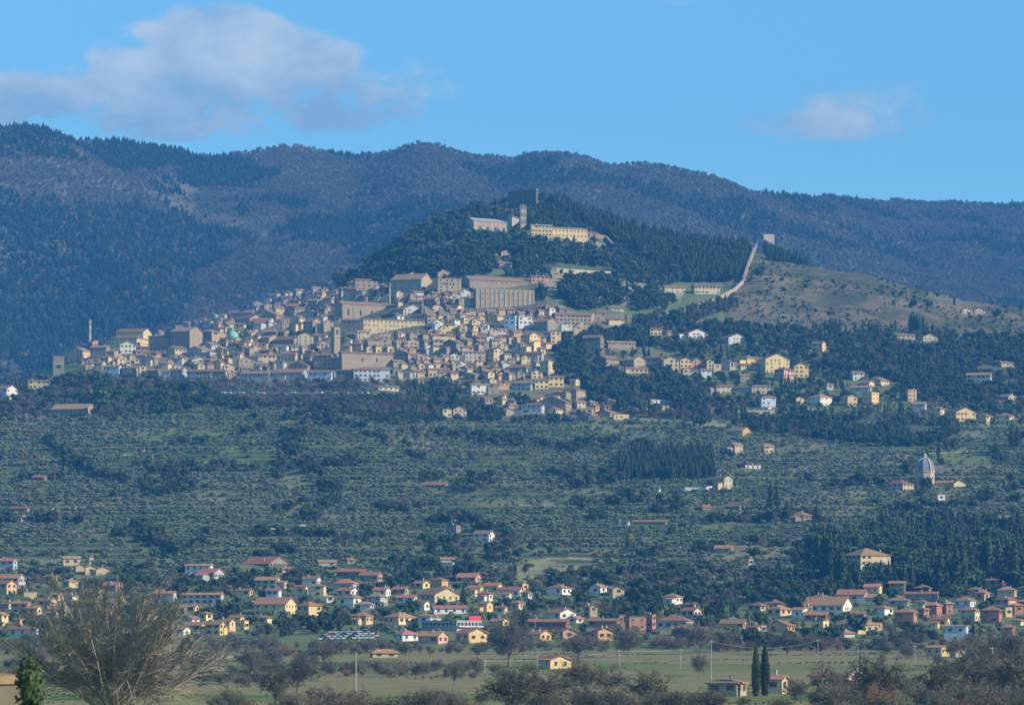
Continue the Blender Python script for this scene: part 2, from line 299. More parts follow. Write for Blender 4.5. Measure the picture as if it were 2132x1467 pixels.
def frame_of(x0,xc,x1,yb,a=None,D=None,maxd=None):
    """ground position, yaw and plan size of a box whose edge nearest the viewer is at xc"""
    if D is None: D=hit((x0+x1)/2,yb,400)
    s=D/F; wl=max(xc-x0,.5)*s; wr=max(x1-xc,.5)*s
    if a is None: a=min(max(math.atan2(wr,wl),R(14)),R(76))
    w_=wl/math.cos(a); d_=wr/math.sin(a)
    w_=max(w_,min(4,d_)); d_=max(d_,min(4,w_))
    px=(xc-CX)*s; cx=px-math.cos(a)*w_/2+math.sin(a)*d_/2; cy=D+math.sin(a)*w_/2+math.cos(a)*d_/2
    gz=EYE+(HY-yb)*s
    return D,s,a,w_,d_,cx,cy,gz
def windows(parent,w_,d_,h,face,cols,rows,ww=.95,wh=1.35,z0=None,step=None,kind=0,skip=0.0,rs=None,top=None):
    global NWIN
    L_=w_ if face=='f' else d_
    for r in range(rows):
        for c in range(cols):
            if rs and rs.random()<skip: continue
            u=(c+.5)/cols*L_-L_/2; 
            if rs: u+=rs.uniform(-.25,.25)
            z=h*(r+.58)/rows if z0 is None else z0+r*step
            o=bpy.data.objects.new('window',WIN[kind]); link(o); o.parent=parent; NWIN+=1
            if face=='f': o.location=(u,-d_/2,z)
            else: o.location=(w_/2,u,z); o.rotation_euler=(0,0,R(90))
            o.scale=(ww,1,wh)
def house(x0,xc,x1,yt,yb,c='s',roof='g',rc=None,win=True,label=None,name='house',cat='house',zone=None,pitch=.30,a=None,ov=.6,chim=None,D=None,kind=None,rows=None,group=None,wk=None,skip=None,extra=5):
    rs=random.Random(int(x0*7+yt*131+x1))
    D,s,a,w_,d_,cx,cy,gz=frame_of(x0,xc,x1,yb,a,D)
    h=max((yb-yt)*s,2.2)
    root=bpy.data.objects.new(name,None); link(root); root.location=(cx,cy,gz); root.rotation_euler=(0,0,-a)
    wm=M['wall_'+WALL[c][0]]
    vill=yb>1130
    if rc is None: rc='roof_red' if vill else 'roof_brown'
    rk=roof
    if roof=='g': rk='x' if w_>d_*1.05 else 'y'
    if roof=='X': rk='y' if d_>2.0*w_ else 'x'
    if roof=='G': rk='x'
    if roof=='Y': rk='y'
    if pitch==.30: pitch=.42
    hw,hd=w_/2,d_/2; V=[];Fc=[]
    b=-extra
    addbox(V,Fc,-hw,hw,-hd,hd,b,h)
    if rk in 'xy':
        rise=pitch*(hd if rk=='x' else hw)-.02; n=len(V)
        if rk=='x': V+=[(-hw,-hd,h),(-hw,hd,h),(-hw,0,h+rise),(hw,-hd,h),(hw,hd,h),(hw,0,h+rise)]; Fc+=[(n,n+2,n+1),(n+3,n+4,n+5)]
        else: V+=[(-hw,-hd,h),(hw,-hd,h),(0,-hd,h+rise),(-hw,hd,h),(hw,hd,h),(0,hd,h+rise)]; Fc+=[(n,n+1,n+2),(n+3,n+5,n+4)]
    ob('wall',mesh('wall',V,Fc,[wm]),root)
    if roof!='n':
        rm,rise=roofmesh('roof',w_,d_,h,rk,ov if rk!='f' else .15,M[rc],pitch)
        ro=ob('roof',rm,root)
        nc=chim if chim is not None else (rs.random()<.55)+(rs.random()<.25)
        for i in range(int(nc)):
            q=bpy.data.objects.new('chimney',CHIM); link(q); q.parent=ro
            fx,fy=rs.uniform(-.35,.35),rs.uniform(-.3,.3)
            zz=h+(rise*(1-abs(fy)*2) if rk=='x' else rise*(1-abs(fx)*2) if rk=='y' else rise*.5)
            if rk=='f': zz=h+.6
            q.location=(fx*w_,fy*d_,zz+.2); q.scale=(.8,.8,rs.uniform(.5,.85))
    floors=rows or max(1,round(h/3.3))
    if win and not label and w_>5 and d_>4 and h>4 and rs.random()<.42:
        ew=w_*rs.uniform(.35,.6); ed=d_*rs.uniform(.45,.8); eh=h*rs.uniform(.5,.78); sx_=rs.choice((-1,1)); V=[];Fc=[]
        cx_=sx_*(hw+ew/2-.05) if rs.random()<.5 else rs.uniform(-.2,.2)*w_; cy_=-hd+ed/2+.4 if abs(cx_)>hw else -hd-ed/2+.05
        addbox(V,Fc,cx_-ew/2,cx_+ew/2,cy_-ed/2,cy_+ed/2,b,eh); wg=ob('side_wing',mesh('side_wing',V,Fc,[wm]),root)
        rm2,_=roofmesh('roof',ew,ed,eh,'s',.35,M[rc],.28); r2=ob('roof',rm2,wg,(cx_,cy_,0)); 
        if cy_<-hd: o=bpy.data.objects.new('window',WIN[0]); link(o); o.parent=wg; o.location=(cx_,cy_-ed/2,eh*.5); o.scale=(.9,1,1.1)
    if win:
        k=wk if wk is not None else (rs.choice([0,0,1,2]) if not vill else rs.choice([0,1,2,2]))
        sk=skip if skip is not None else .18
        mx=9 if win is True else int(win)
        if (xc-x0)>4.5: windows(root,w_,d_,h,'f',min(mx,max(1,int(w_/3.3))),floors,kind=k,skip=sk,rs=rs)
        if (x1-xc)>4.5: windows(root,w_,d_,h,'r',min(mx,max(1,int(d_/3.3))),floors,kind=k,skip=sk,rs=rs)
    HOUSES.append(dict(o=root,x=(x0+x1)/2,y=yt,c=c,rk=rk,rc=rc,fl=floors,name=name,cat=cat,label=label,vill=vill,box=(x0,x1,yt,yb),group=group,size=x1-x0))
    return root,dict(D=D,s=s,a=a,w=w_,d=d_,h=h,gz=gz,cx=cx,cy=cy)
STONE='brown-tiled '
# ---- landmarks of the town, each with its own label
def arch_unit(name,m,n=10):
    """a round headed opening, 1 wide and 1 + .5 high, thin box facing -y"""
    pts=[(-.5,0),(.5,0)]+[(.5*math.cos(R(180*i/n)),1+.5*math.sin(R(180*i/n))) for i in range(n+1)]
    V=[(x,-.05,z) for x,z in pts]+[(x,.1,z) for x,z in pts]; k=len(pts)
    Fc=[tuple(range(k))]+[(i,i+k,(i+1)%k+k,(i+1)%k) for i in range(k)]
    return mesh(name,V,Fc,[m])
ARCH=arch_unit('arch_unit',M['pane'])
def arch(parent,face,w_,d_,u,z,ww,hh,name='window'):
    o=bpy.data.objects.new(name,ARCH); link(o); o.parent=parent; o.scale=(ww,1,hh)
    if face=='f': o.location=(u,-d_/2,z)
    else: o.location=(w_/2,u,z); o.rotation_euler=(0,0,R(90))
    return o
def H(*a,**k): return house(*a,**k)
# great stone church with four tall windows
r,i=H(695,713,813,631,663,'s','X',win=False,label='great bare stone church with four tall arched windows along its lit flank',name='church',cat='church',pitch=.34,chim=0,a=R(62))
for u in (-.38,-.13,.10,.33): arch(r,'r',i['w'],i['d'],(u)*i['d'],i['h']*.22,1.6,i['h']*.42/1.5)
for u in (-.28,.49): 
    ob('buttress',boxmesh('buttress',M['wall_dark_stone'],(i['w']/2-.1,i['w']/2+.25,u*i['d']-.25,u*i['d']+.25,-4,i['h']-.3)),r)
def tower(x0,xc,x1,yt,yb,c,label,name='bell_tower',roof='f',pitch=.3,openings=1,rows=1,top=.78,a=None,ow=.32,rc='roof_brown',cat='tower',**k):
    r,i=H(x0,xc,x1,yt,yb,c,roof,win=False,label=label,name=name,cat=cat,chim=0,a=a,pitch=pitch,rc=rc,**k)
    for f in 'fr':
        Lw=i['w'] if f=='f' else i['d']
        for q in range(rows):
            for n in range(openings):
                u=((n+.5)/openings-.5)*Lw
                arch(r,f,i['w'],i['d'],u,i['h']*(top-q*.28),Lw*ow/openings*1.4,i['h']*.10,'opening')
    ob('cornice',boxmesh('cornice',M['surround'],(-i['w']/2-.25,i['w']/2+.25,-i['d']/2-.25,i['d']/2+.25,i['h']*.7,i['h']*.7+.35)),r)
    return r,i
tower(809,811,813.5,590,640,'s','slender grey bell tower rising behind the great stone church',roof='h',pitch=.8)
tower(688,696,708,681,745,'s','square stone campanile with one arched belfry opening above the lower church',roof='f')
tower(184,186,190,666,722,'t','tall slim pale bell tower at the low end of the town',roof='h',pitch=.9,rows=2)
tower(584,587,602,661,694,'s','squat stone tower with two arched openings under a tiled cap',openings=2,roof='h',pitch=.25,top=.66)
tower(107,111,133,741,798,'k','ruined grey stone tower house at the outer end of the town',name='ruined_tower',roof='n',rows=1,top=.55)
tower(416,441,455,689,716,'s','plain stone tower with a small pyramid roof beside the gabled hall',roof='h',openings=1,name='stone_tower')
tower(710,711.5,714,602,628,'w','short white chimney-like turret above the great church',roof='h',pitch=1,name='turret')
# hillside basilica, bell tower, convent and fortress
r,i=H(968,986,1064,458,486,'s','X',rc='roof_grey',win=False,label='long pale basilica with round arched windows below the fortress',name='basilica',cat='church',a=R(60),pitch=.4,chim=0)
for u in (-.32,-.12,.08,.30): arch(r,'r',i['w'],i['d'],u*i['d'],i['h']*.22,3.0,i['h']*.24)
for u in (-.45,-.22,-.02,.19,.42): ob('pilaster',boxmesh('pilaster',M['surround'],(i['w']/2-.1,i['w']/2+.3,u*i['d']-.4,u*i['d']+.4,-4,i['h']-.3)),r)
r,i=H(1062,1065,1083,449,478,'g','Y',win=False,label='gabled transept chapel between the basilica nave and its bell tower',name='chapel',cat='church',pitch=.6,chim=0,a=R(20))
tower(1081,1084,1096,427,480,'s','arcaded bell tower of the hilltop basilica',roof='h',pitch=.4,openings=2,rows=3,top=.84,a=R(72))
H(1104,1106,1150,468,500,'y','X',win=True,rc='roof_grey',name='convent_wing',cat='convent',label='low convent wing with a pale roof behind the long yellow convent',a=R(74))
r,i=H(1126,1131,1224,473,500,'y','h',rc='roof_brown',win=False,name='convent',cat='convent',label='long yellow convent with two rows of windows below the fortress',a=R(70),chim=0,pitch=.35)
windows(r,i['w'],i['d'],i['h'],'r',12,2,1.1,1.5,z0=i['h']*.42,step=i['h']*.38)
windows(r,i['w'],i['d'],i['h'],'r',6,1,.9,1.2,z0=i['h']*.14,step=1)
windows(r,i['w'],i['d'],i['h'],'f',2,2,1,1.4)
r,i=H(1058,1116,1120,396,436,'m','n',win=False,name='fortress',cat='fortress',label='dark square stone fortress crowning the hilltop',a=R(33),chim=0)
V=[];Fc=[];hw,hd,h=i['w']/2,i['d']/2,i['h']
for (xa,xb,ya,yb_) in ((-hw-.3,hw+.3,-hd-.3,-hd+.9),(-hw-.3,hw+.3,hd-.9,hd+.3),(-hw-.3,-hw+.9,-hd+.9,hd-.9),(hw-.9,hw+.3,-hd+.9,hd-.9)): addbox(V,Fc,xa,xb,ya,yb_,h+.01,h+1.6)
ob('parapet',mesh('parapet',V,Fc,[M['wall_dark_stone']]),r)
windows(r,i['w'],i['d'],h,'f',5,2,.8,1.1,z0=h*.55,step=h*.25)
# great convent block
r,i=H(985,990,1113,600,644,'s','n',win=False,name='convent',cat='convent',label='massive ribbed stone front of the great convent above the roofs',a=R(72),chim=0)
for k in range(13): ob('buttress',boxmesh('buttress',M['wall_tan'],(i['w']/2,i['w']/2+.5,(k/12-.5)*i['d']*.97-.3,(k/12-.5)*i['d']*.97+.3,-4,i['h']-.6)),r)
windows(r,i['w'],i['d'],i['h'],'r',12,2,.8,1.3,z0=i['h']*.5,step=i['h']*.28,rs=random.Random(3),skip=.25)
r,i=H(960,978,1112,581,606,'s','X',win=False,name='convent',cat='convent',label='long upper convent range with a brown roof behind the massive ribbed front',a=R(66),chim=0,pitch=.3)
windows(r,i['w'],i['d'],i['h'],'r',13,2,.8,1.1,rs=random.Random(5),skip=.2)
r,i=H(736,740,786,581,606,'s','X',win=4,label='broad lit stone palace above the slender bell tower',name='palace',cat='palace',a=R(66))
H(813,877,900,580,610,'s','X',win=4,label='deep stone palace with a dark shaded flank high in the town',name='palace',cat='palace')
r,i=H(908,912,960,580,608,'s','f',win=4,label='stone palace with a row of white loggia arches under its roof',name='palace',cat='palace',a=R(68))
for k in range(4): arch(r,'r',i['w'],i['d'],(-.25+k*.14)*i['d'],i['h']*.55,1.8,1.6,'loggia_arch').active_material
# long white palace
H(712,753,757,665,690,'s','X',win=4,label='shaded stone wing at the dark end of the long cream palace',name='palace_wing',cat='palace')
r,i=H(752,757,883,663,692,'c','Y',win=False,label='long cream palace with many small windows and two big arches',name='palace',cat='palace',a=R(68),chim=2,pitch=.28)
windows(r,i['w'],i['d'],i['h'],'r',15,3,.9,1.3,z0=i['h']*.24,step=i['h']*.30,rs=random.Random(8),skip=.12)
for u in (.16,.30): arch(r,'r',i['w'],i['d'],u*i['d'],i['h']*.05,3.0,i['h']*.17,'big_arch')
# lower church and sacristy
r,i=H(704,712,817,733,768,'s','X',win=False,label='lower stone church with a long brown roof beside the square campanile',name='church',cat='church',a=R(64),chim=0,pitch=.32)
for u in (-.10,.18): arch(r,'r',i['w'],i['d'],u*i['d'],i['h']*.5,1.4,2)
H(690,722,724,744,768,'s','s',win=False,label='blank shaded stone sacristy below the campanile',name='sacristy',cat='church',chim=0)
r,i=H(352,395,418,688,728,'s','X',win=False,label='tall gabled stone hall with one flank in deep shade',name='stone_hall',cat='palace',pitch=.42,chim=1)
windows(r,i['w'],i['d'],i['h'],'r',2,2,.9,1.3,z0=i['h']*.3,step=i['h']*.35)
H(308,352,354,699,728,'s','X',win=4,label='shaded stone range joined to the tall gabled hall',name='stone_range',cat='palace')
r,i=H(222,285,311,702,726,'y','h',win=8,label='convent with an upper brown roof and a yellow sunlit end near the slim bell tower',name='convent',cat='convent',pitch=.2)
H(240,298,311,690,702,'c','G',win=False,D=i['D']+14,label='raised attic storey with a yellow gable over the convent roof',name='attic',cat='convent',pitch=.35)
# green domed church
D,s,a,w_,d_,cx,cy,gz=frame_of(468,484,498,714,R(40))
root=bpy.data.objects.new('domed_church',None); link(root); root.location=(cx,cy,gz); tag(root,'church with a green copper dome on a grey drum','church')
def lathe(name,prof,n,m,parent,z=0,smooth=False,rz=0):
    V=[];Fc=[]
    for r_,zz in prof:
        for k in range(n): t=2*math.pi*(k+.5)/n+rz; V.append((r_*math.cos(t),r_*math.sin(t),zz+z))
    for i_ in range(len(prof)-1):
        for k in range(n): Fc.append((i_*n+k,i_*n+(k+1)%n,(i_+1)*n+(k+1)%n,(i_+1)*n+k))
    Fc.append(tuple(range(n-1,-1,-1))); Fc.append(tuple((len(prof)-1)*n+k for k in range(n)))
    return ob(name,mesh(name,V,Fc,[m],smooth=smooth),parent)
rr=13.0*s
lathe('drum',[(rr*.95,-6),(rr*.95,9*s),(rr*1.03,9*s),(rr*1.03,12*s)],8,M['wall_stone'],root)
dm=lathe('dome',[(rr*math.cos(R(t)),12*s+rr*1.15*math.sin(R(t))) for t in range(0,81,10)],16,M['copper_green'],root,smooth=True)
lathe('lantern',[(rr*.18,12*s+rr*1.1),(rr*.18,12*s+rr*1.5),(rr*.05,12*s+rr*1.9)],8,M['copper_green'],dm)
ob('nave',boxmesh('nave',M['wall_stone'],(-rr*1.25,rr*1.25,-rr*1.1,rr*2.2,-6,4*s)),root)
# renaissance domed church on the slope
D,s,a,w_,d_,cx,cy,gz=frame_of(1908,1930,1950,1014,R(42)); rr=20*s
root=bpy.data.objects.new('domed_church',None); link(root); root.location=((1928-CX)*s,D+rr,EYE+(HY-1016)*s); tag(root,'octagonal church with a ribbed grey dome standing alone among the olives','church')
dr=lathe('drum',[(rr,-8),(rr,34*s),(rr*1.06,34*s),(rr*1.06,36.5*s)],8,M['wall_tan'],root,rz=R(8))
for k in (4,5,6,7):
    t=2*math.pi*(k+1)/8+R(8); o=bpy.data.objects.new('round_window',ARCH); link(o); o.parent=dr; o.location=(rr*.925*math.cos(t),rr*.925*math.sin(t),19*s); o.rotation_euler=(0,0,t+R(90)); o.scale=(1.6,1,1.2)
dm=lathe('dome',[(rr*1.0*math.cos(R(t))**.85,36.5*s+rr*1.42*math.sin(R(t))) for t in range(0,84,9)],8,M['lead'],root,rz=R(8))
for k in range(8):
    t=2*math.pi*(k+.5)/8+R(8); V=[];Fc=[]
    for j,tt in enumerate(range(0,84,9)):
        r_=rr*1.0*math.cos(R(tt))**.85; z_=36.5*s+rr*1.42*math.sin(R(tt))
        for dr_,dt in ((-.1,-.4),(.35,-.4),(.35,.4),(-.1,.4)): V.append(((r_+dr_)*math.cos(t)-dt*math.sin(t),(r_+dr_)*math.sin(t)+dt*math.cos(t),z_+dr_*.3))
        if j: b=4*(j-1); Fc+=[(b+q,b+(q+1)%4,b+4+(q+1)%4,b+4+q) for q in range(4)]
    ob('rib',mesh('rib',V,Fc,[M['surround']]),dm)
lathe('lantern',[(rr*.2,36.5*s+rr*1.38),(rr*.2,36.5*s+rr*1.62),(rr*.26,36.5*s+rr*1.62),(rr*.04,36.5*s+rr*1.85)],8,M['surround'],dm)
H(1950,1986,1990,1003,1018,'t','X',rc='roof_red',win=3,label='low tiled nave joined to the gabled chapel by the ribbed dome',name='church_nave',cat='church',D=D+4)
H(1983,1986,2012,1005,1020,'c','G',win=False,label='pale gabled chapel end beside the ribbed grey dome',name='chapel',cat='church',pitch=.55,a=R(70),D=D)
H(1848,1880,1906,1005,1024,'t','h',rc='roof_red',win=3,label='square red-roofed rectory beside the ribbed grey dome',name='rectory',cat='house',pitch=.4,D=D-15)
# ---- all other hand placed houses: x0 xc x1 eaves base wall roof [roof colour]
TAB="""
140 172 187 729 750 c g|187 222 227 722 746 s X|247 250 282 716 736 w G|225 228 252 731 744 c X|283 285 310 722 732 s g|305 325 342 735 744 s h r|345 364 386 724 744 t g|388 420 440 727 742 g g
262 264 272 750 762 t f|278 280 290 746 756 c X|213 248 252 762 783 b g|252 283 286 766 784 g X|287 290 304 763 785 y f|305 330 334 770 786 k g|335 355 358 772 789 b X|358 380 389 769 789 g X|388 440 446 772 791 g X|440 470 473 772 794 s X|462 466 488 760 778 c G|473 477 492 778 794 o f|360 362 376 762 770 w f|403 405 415 742 752 c X|388 400 432 748 760 g X|414 440 455 716 734 g g
468 525 533 650 662 s X|488 520 545 662 676 s X|545 575 590 655 670 s g|520 560 572 668 682 g X|528 530 541 686 697 y X|505 518 528 690 702 c g|550 575 580 690 704 k g|540 560 582 702 716 s X|577 592 606 690 702 s X|570 612 630 706 718 g X|540 560 567 728 745 r h|492 497 530 748 768 s X|535 538 575 738 758 t X|570 590 596 752 768 g g|582 590 632 738 744 k X|582 615 628 736 752 y X|630 651 669 668 693 s X|669 674 694 668 690 t X|617 620 652 698 720 t G|645 660 690 715 728 s X|652 690 692 738 770 s g|655 657 668 738 765 t g|640 690 696 774 792 b X|566 630 640 774 792 g X|500 560 566 776 793 g X|600 640 655 760 772 s g|612 614 634 640 650 s Y|570 572 587 630 642 s Y|596 626 636 636 648 s X|640 660 666 625 640 s X|618 620 632 616 624 w X|660 662 668 655 665 c f|670 690 695 620 640 s h|590 612 618 650 660 s g|634 652 660 648 662 g g
735 737 811 768 795 b X|700 735 737 770 792 k g|785 788 830 804 814 w X r|848 852 873 706 722 g X|757 763 815 706 722 s f|773 776 817 700 718 t h|790 792 818 694 706 w g|740 744 770 690 706 t Y|815 850 862 735 752 s g|826 830 850 618 628 c X|850 880 886 628 642 g X|880 905 920 622 638 s X|815 840 880 642 656 g X|950 956 984 624 640 t X|885 890 908 655 672 s g|893 898 948 697 710 c X|835 842 880 712 726 t X|924 926 948 675 690 y X|955 958 973 676 690 y X|992 994 1010 658 672 y X|1010 1036 1048 656 670 y g|1028 1030 1042 669 682 c h|1050 1073 1078 657 686 b f|1078 1080 1108 659 684 w f|1018 1020 1036 686 700 c X|1060 1070 1088 690 714 o g|1058 1060 1074 703 716 c X|1084 1103 1124 697 729 y X|1122 1124 1146 701 714 c X|1144 1147 1168 691 716 c f|1166 1169 1192 675 704 w f|1118 1120 1146 658 672 t X|1112 1140 1162 668 690 s X|1150 1156 1232 654 684 s X|1236 1240 1262 650 668 s g|1262 1265 1302 664 678 c h
900 902 924 720 736 y X|922 950 966 712 736 k g|966 968 1010 732 756 t X|990 992 1006 750 775 y g|1012 1028 1048 728 752 c X|1040 1042 1058 716 730 c X|1066 1085 1098 716 740 c g|1084 1086 1104 742 760 c X|1092 1128 1132 734 752 g X|1124 1142 1157 752 780 y f|1140 1143 1174 784 806 y X|1104 1107 1130 774 788 y X|1112 1114 1142 791 810 y X|1065 1105 1112 796 814 g h|1060 1092 1100 764 776 s X|1093 1096 1125 764 776 w X|1038 1040 1060 798 812 o f|1015 1025 1040 800 820 k g|978 982 1020 800 822 w X|958 962 972 806 818 c g|1168 1200 1220 810 832 s h|1118 1178 1194 836 860 s g|1192 1202 1220 836 852 t g|1138 1158 1174 851 864 c g|1085 1128 1134 842 866 b h|1216 1232 1244 862 872 c g|1240 1270 1286 858 868 s g|1275 1278 1310 862 874 c s r|920 922 940 852 868 c f|940 944 972 851 868 t X|862 866 884 772 784 c g|888 892 936 768 784 c X|912 914 936 774 790 c X|835 862 870 772 786 g g|966 990 1000 780 792 s g|875 880 905 745 758 t X|850 853 866 724 736 o X|866 869 884 738 750 o X|936 938 956 738 750 w X|1104 1106 1144 574 588 o X
1352 1354 1378 684 698 y X|1388 1390 1398 689 698 c g|1418 1434 1474 692 705 w X|1503 1505 1515 704 712 w g|1500 1517 1556 702 716 w X|1213 1250 1258 702 740 k g|1262 1266 1324 712 730 s X|1235 1262 1290 745 762 s g|1292 1320 1345 748 766 s X|1345 1378 1382 744 764 k X|1300 1303 1350 766 778 c X r|1378 1382 1414 748 772 t X|1412 1416 1442 749 766 y X|1440 1443 1464 750 766 o X|1418 1422 1446 769 786 t X|1456 1460 1482 770 788 b g|1468 1472 1486 750 772 c X|1484 1486 1502 758 778 c f|1500 1520 1528 752 772 g g|1524 1526 1540 755 770 g X|1538 1542 1580 759 770 c X|1540 1555 1578 744 758 y h|1578 1594 1645 746 776 y X|1614 1632 1654 768 794 p h|1650 1654 1684 761 786 y X|1540 1542 1560 780 794 s g|1488 1492 1531 803 820 t h|1530 1562 1566 806 820 g g|1562 1565 1604 803 820 t h|1583 1586 1616 826 852 b h|1562 1600 1616 848 860 w f|1655 1658 1675 828 842 y X|1352 1354 1392 832 842 w f|1265 1268 1300 640 648 c X|1244 1248 1256 618 626 y X
1690 1712 1722 714 732 y X|1865 1868 1906 697 706 t X|1918 1922 1952 700 712 t X|1770 1776 1800 776 792 w g|1806 1834 1854 790 804 c g r|1770 1812 1816 805 818 g X r|1796 1815 1832 816 843 y f|1752 1765 1786 826 846 c X|1684 1708 1734 825 846 w h r|1720 1722 1735 800 812 w g r|1888 1891 1909 811 836 y f|1900 1926 1932 840 858 g g|1940 1958 1972 850 864 y h|1972 1991 2034 856 878 y X|2036 2054 2070 864 884 y h|2074 2102 2116 864 884 y h|2014 2062 2068 779 798 g X|2082 2085 2112 754 764 c g r|2082 2100 2118 824 834 t X|2000 2003 2026 645 654 t X|2026 2029 2052 645 654 t X|1950 1953 1968 1029 1042 w f
1036 1044 1064 524 536 o X|905 912 940 566 576 s X|842 850 872 570 580 t X|1030 1040 1066 548 560 s g|1515 1546 1566 895 908 o X|1513 1530 1548 925 942 t g|1586 1592 1612 928 944 c g r|1490 1508 1526 994 1018 t X|1448 1462 1486 1054 1062 k h r|1512 1540 1558 1052 1062 k X r|1644 1672 1692 1070 1084 k h r|1275 1308 1312 1086 1094 g f|1318 1386 1390 1085 1092 k X r|1400 1430 1434 1142 1150 g f|1488 1522 1530 1140 1152 s X r|1556 1559 1568 1164 1176 c f|1756 1792 1858 1154 1190 t h|882 926 934 1008 1016 k X r|928 950 959 1094 1112 k f|985 1018 1030 1110 1128 w X|66 92 96 992 1000 k X r|20 56 60 1057 1066 k X r|104 180 194 850 866 s X|57 59 104 792 818 t X|-20 14 32 808 838 w X|1548 1552 1584 968 976 w f|1368 1372 1376 1016 1024 w g|40 44 54 1075 1084 o g"""
TAB2="""
-30 28 33 1166 1186 b X|128 132 166 1160 1178 t X|154 158 180 1178 1190 t X|183 186 195 1160 1178 t f|174 178 202 1180 1196 c X|196 200 231 1184 1196 t X|-20 38 48 1202 1226 g X|-20 14 30 1214 1238 o X|46 50 76 1232 1246 c f|22 58 60 1254 1278 p X|-20 4 14 1278 1302 y g|16 76 82 1308 1326 b X|128 144 160 1208 1224 c h|180 240 246 1252 1266 g X|248 250 258 1238 1250 c X|384 438 442 1176 1198 w X|410 446 464 1190 1208 g X|322 360 366 1234 1250 g X|376 460 464 1236 1258 g X|490 520 525 1228 1240 c g|336 384 388 1262 1278 k X|384 418 426 1300 1316 y X|426 458 468 1298 1322 y X|452 478 488 1292 1320 y X|476 500 507 1284 1300 y X|500 509 517 1292 1312 y f|380 400 414 1286 1296 w g|500 560 600 1172 1180 k X|530 575 583 1206 1226 t X|553 580 585 1228 1252 b X|612 636 640 1220 1240 c X|648 674 678 1218 1242 c h|693 735 745 1212 1232 g h|700 730 746 1228 1240 w X|704 736 760 1243 1262 w h|762 792 806 1240 1262 g h|824 862 868 1242 1268 w X|866 905 956 1236 1254 c X|898 904 972 1264 1278 w X|730 762 775 1280 1300 c h|798 830 864 1282 1300 y h|737 772 778 1256 1270 w h|533 556 564 1284 1300 y h|528 594 614 1256 1282 y X|616 643 668 1258 1294 y h|676 680 694 1240 1254 w h|870 896 900 1280 1300 b h|893 896 918 1286 1300 w f|818 838 872 1318 1334 w h|870 912 932 1322 1340 p X|700 756 762 1188 1206 k X|748 786 796 1196 1212 s X|948 976 1014 1316 1338 y X|512 532 545 1254 1268 s g|975 1000 1006 1222 1240 y X|1006 1036 1046 1218 1236 y X|994 1018 1026 1234 1252 w h|1036 1082 1088 1226 1246 w X|1078 1088 1100 1214 1230 y X|1084 1100 1107 1232 1248 w h|1138 1170 1190 1222 1240 w h|1228 1250 1264 1220 1236 w g|1273 1276 1300 1224 1250 c X|1380 1408 1422 1240 1258 w h|1140 1166 1200 1274 1290 w X|1216 1228 1244 1262 1284 s X|1100 1180 1186 1292 1312 r X|1225 1285 1288 1290 1306 r X|1180 1200 1216 1288 1296 w g|1095 1125 1148 1318 1334 o X|1165 1172 1200 1312 1330 o X|1232 1245 1276 1312 1334 o X|1284 1288 1302 1280 1300 r f|1300 1310 1348 1284 1312 r f|1345 1358 1366 1280 1320 r f|1376 1380 1380 1276 1290 r f|1368 1430 1446 1290 1312 g h|1400 1434 1440 1306 1324 p X|1500 1548 1558 1296 1308 o X|1598 1625 1650 1266 1282 c h|1582 1584 1596 1302 1316 w f|1600 1640 1658 1300 1316 o g|1675 1755 1782 1258 1276 w X|1744 1800 1812 1236 1254 g X|1676 1682 1692 1262 1284 s f|1690 1714 1728 1292 1314 y f|1676 1720 1726 1278 1292 r X|1740 1780 1834 1298 1320 c h|1796 1800 1838 1296 1312 o f|1756 1758 1780 1318 1326 w h|1770 1800 1806 1276 1288 g X|1818 1842 1862 1264 1280 w h|1852 1884 1888 1212 1234 s X|1886 1952 1956 1234 1250 s X|1904 1930 1946 1222 1232 s h|1850 1890 1900 1248 1262 g h|1906 1926 1938 1252 1262 w h|1865 1902 1914 1272 1306 r h|1912 1924 1936 1266 1288 r h|1925 1950 1964 1258 1284 r h|1964 1970 1985 1254 1278 r h|1988 2020 2036 1248 1266 b h|2000 2030 2044 1268 1292 c h|2044 2080 2092 1268 1298 r h|2090 2094 2108 1264 1284 y f|2106 2112 2132 1258 1278 r h|2054 2078 2086 1206 1222 y X|2082 2088 2098 1214 1226 y X|2078 2112 2122 1226 1246 c h|2074 2100 2120 1246 1258 p h|2122 2136 2150 1222 1240 g h|2120 2150 2165 1250 1270 r h|950 990 1002 1200 1212 p X|915 918 952 1162 1172 g X|660 664 700 1168 1180 g g|720 724 738 1164 1172 c g|584 588 604 1182 1192 c g"""
def parse(T,vill):
    for t in T.replace('\n','|').split('|'):
        p=t.split()
        if len(p)<7: continue
        x0,xc,x1,yt,yb=map(float,p[:5]); rc=None
        if len(p)>7 and p[7]=='r': rc='roof_red'
        nm='village_house' if vill else 'villa' if (x0>1190 or yb>885) else 'town_house'
        if vill and yb-yt>24: nm='apartment_block'
        house(x0,xc,x1,yt,yb,p[5],p[6],rc,name=nm,cat=nm.replace('_',' '))
parse(TAB,False); parse(TAB2,True)
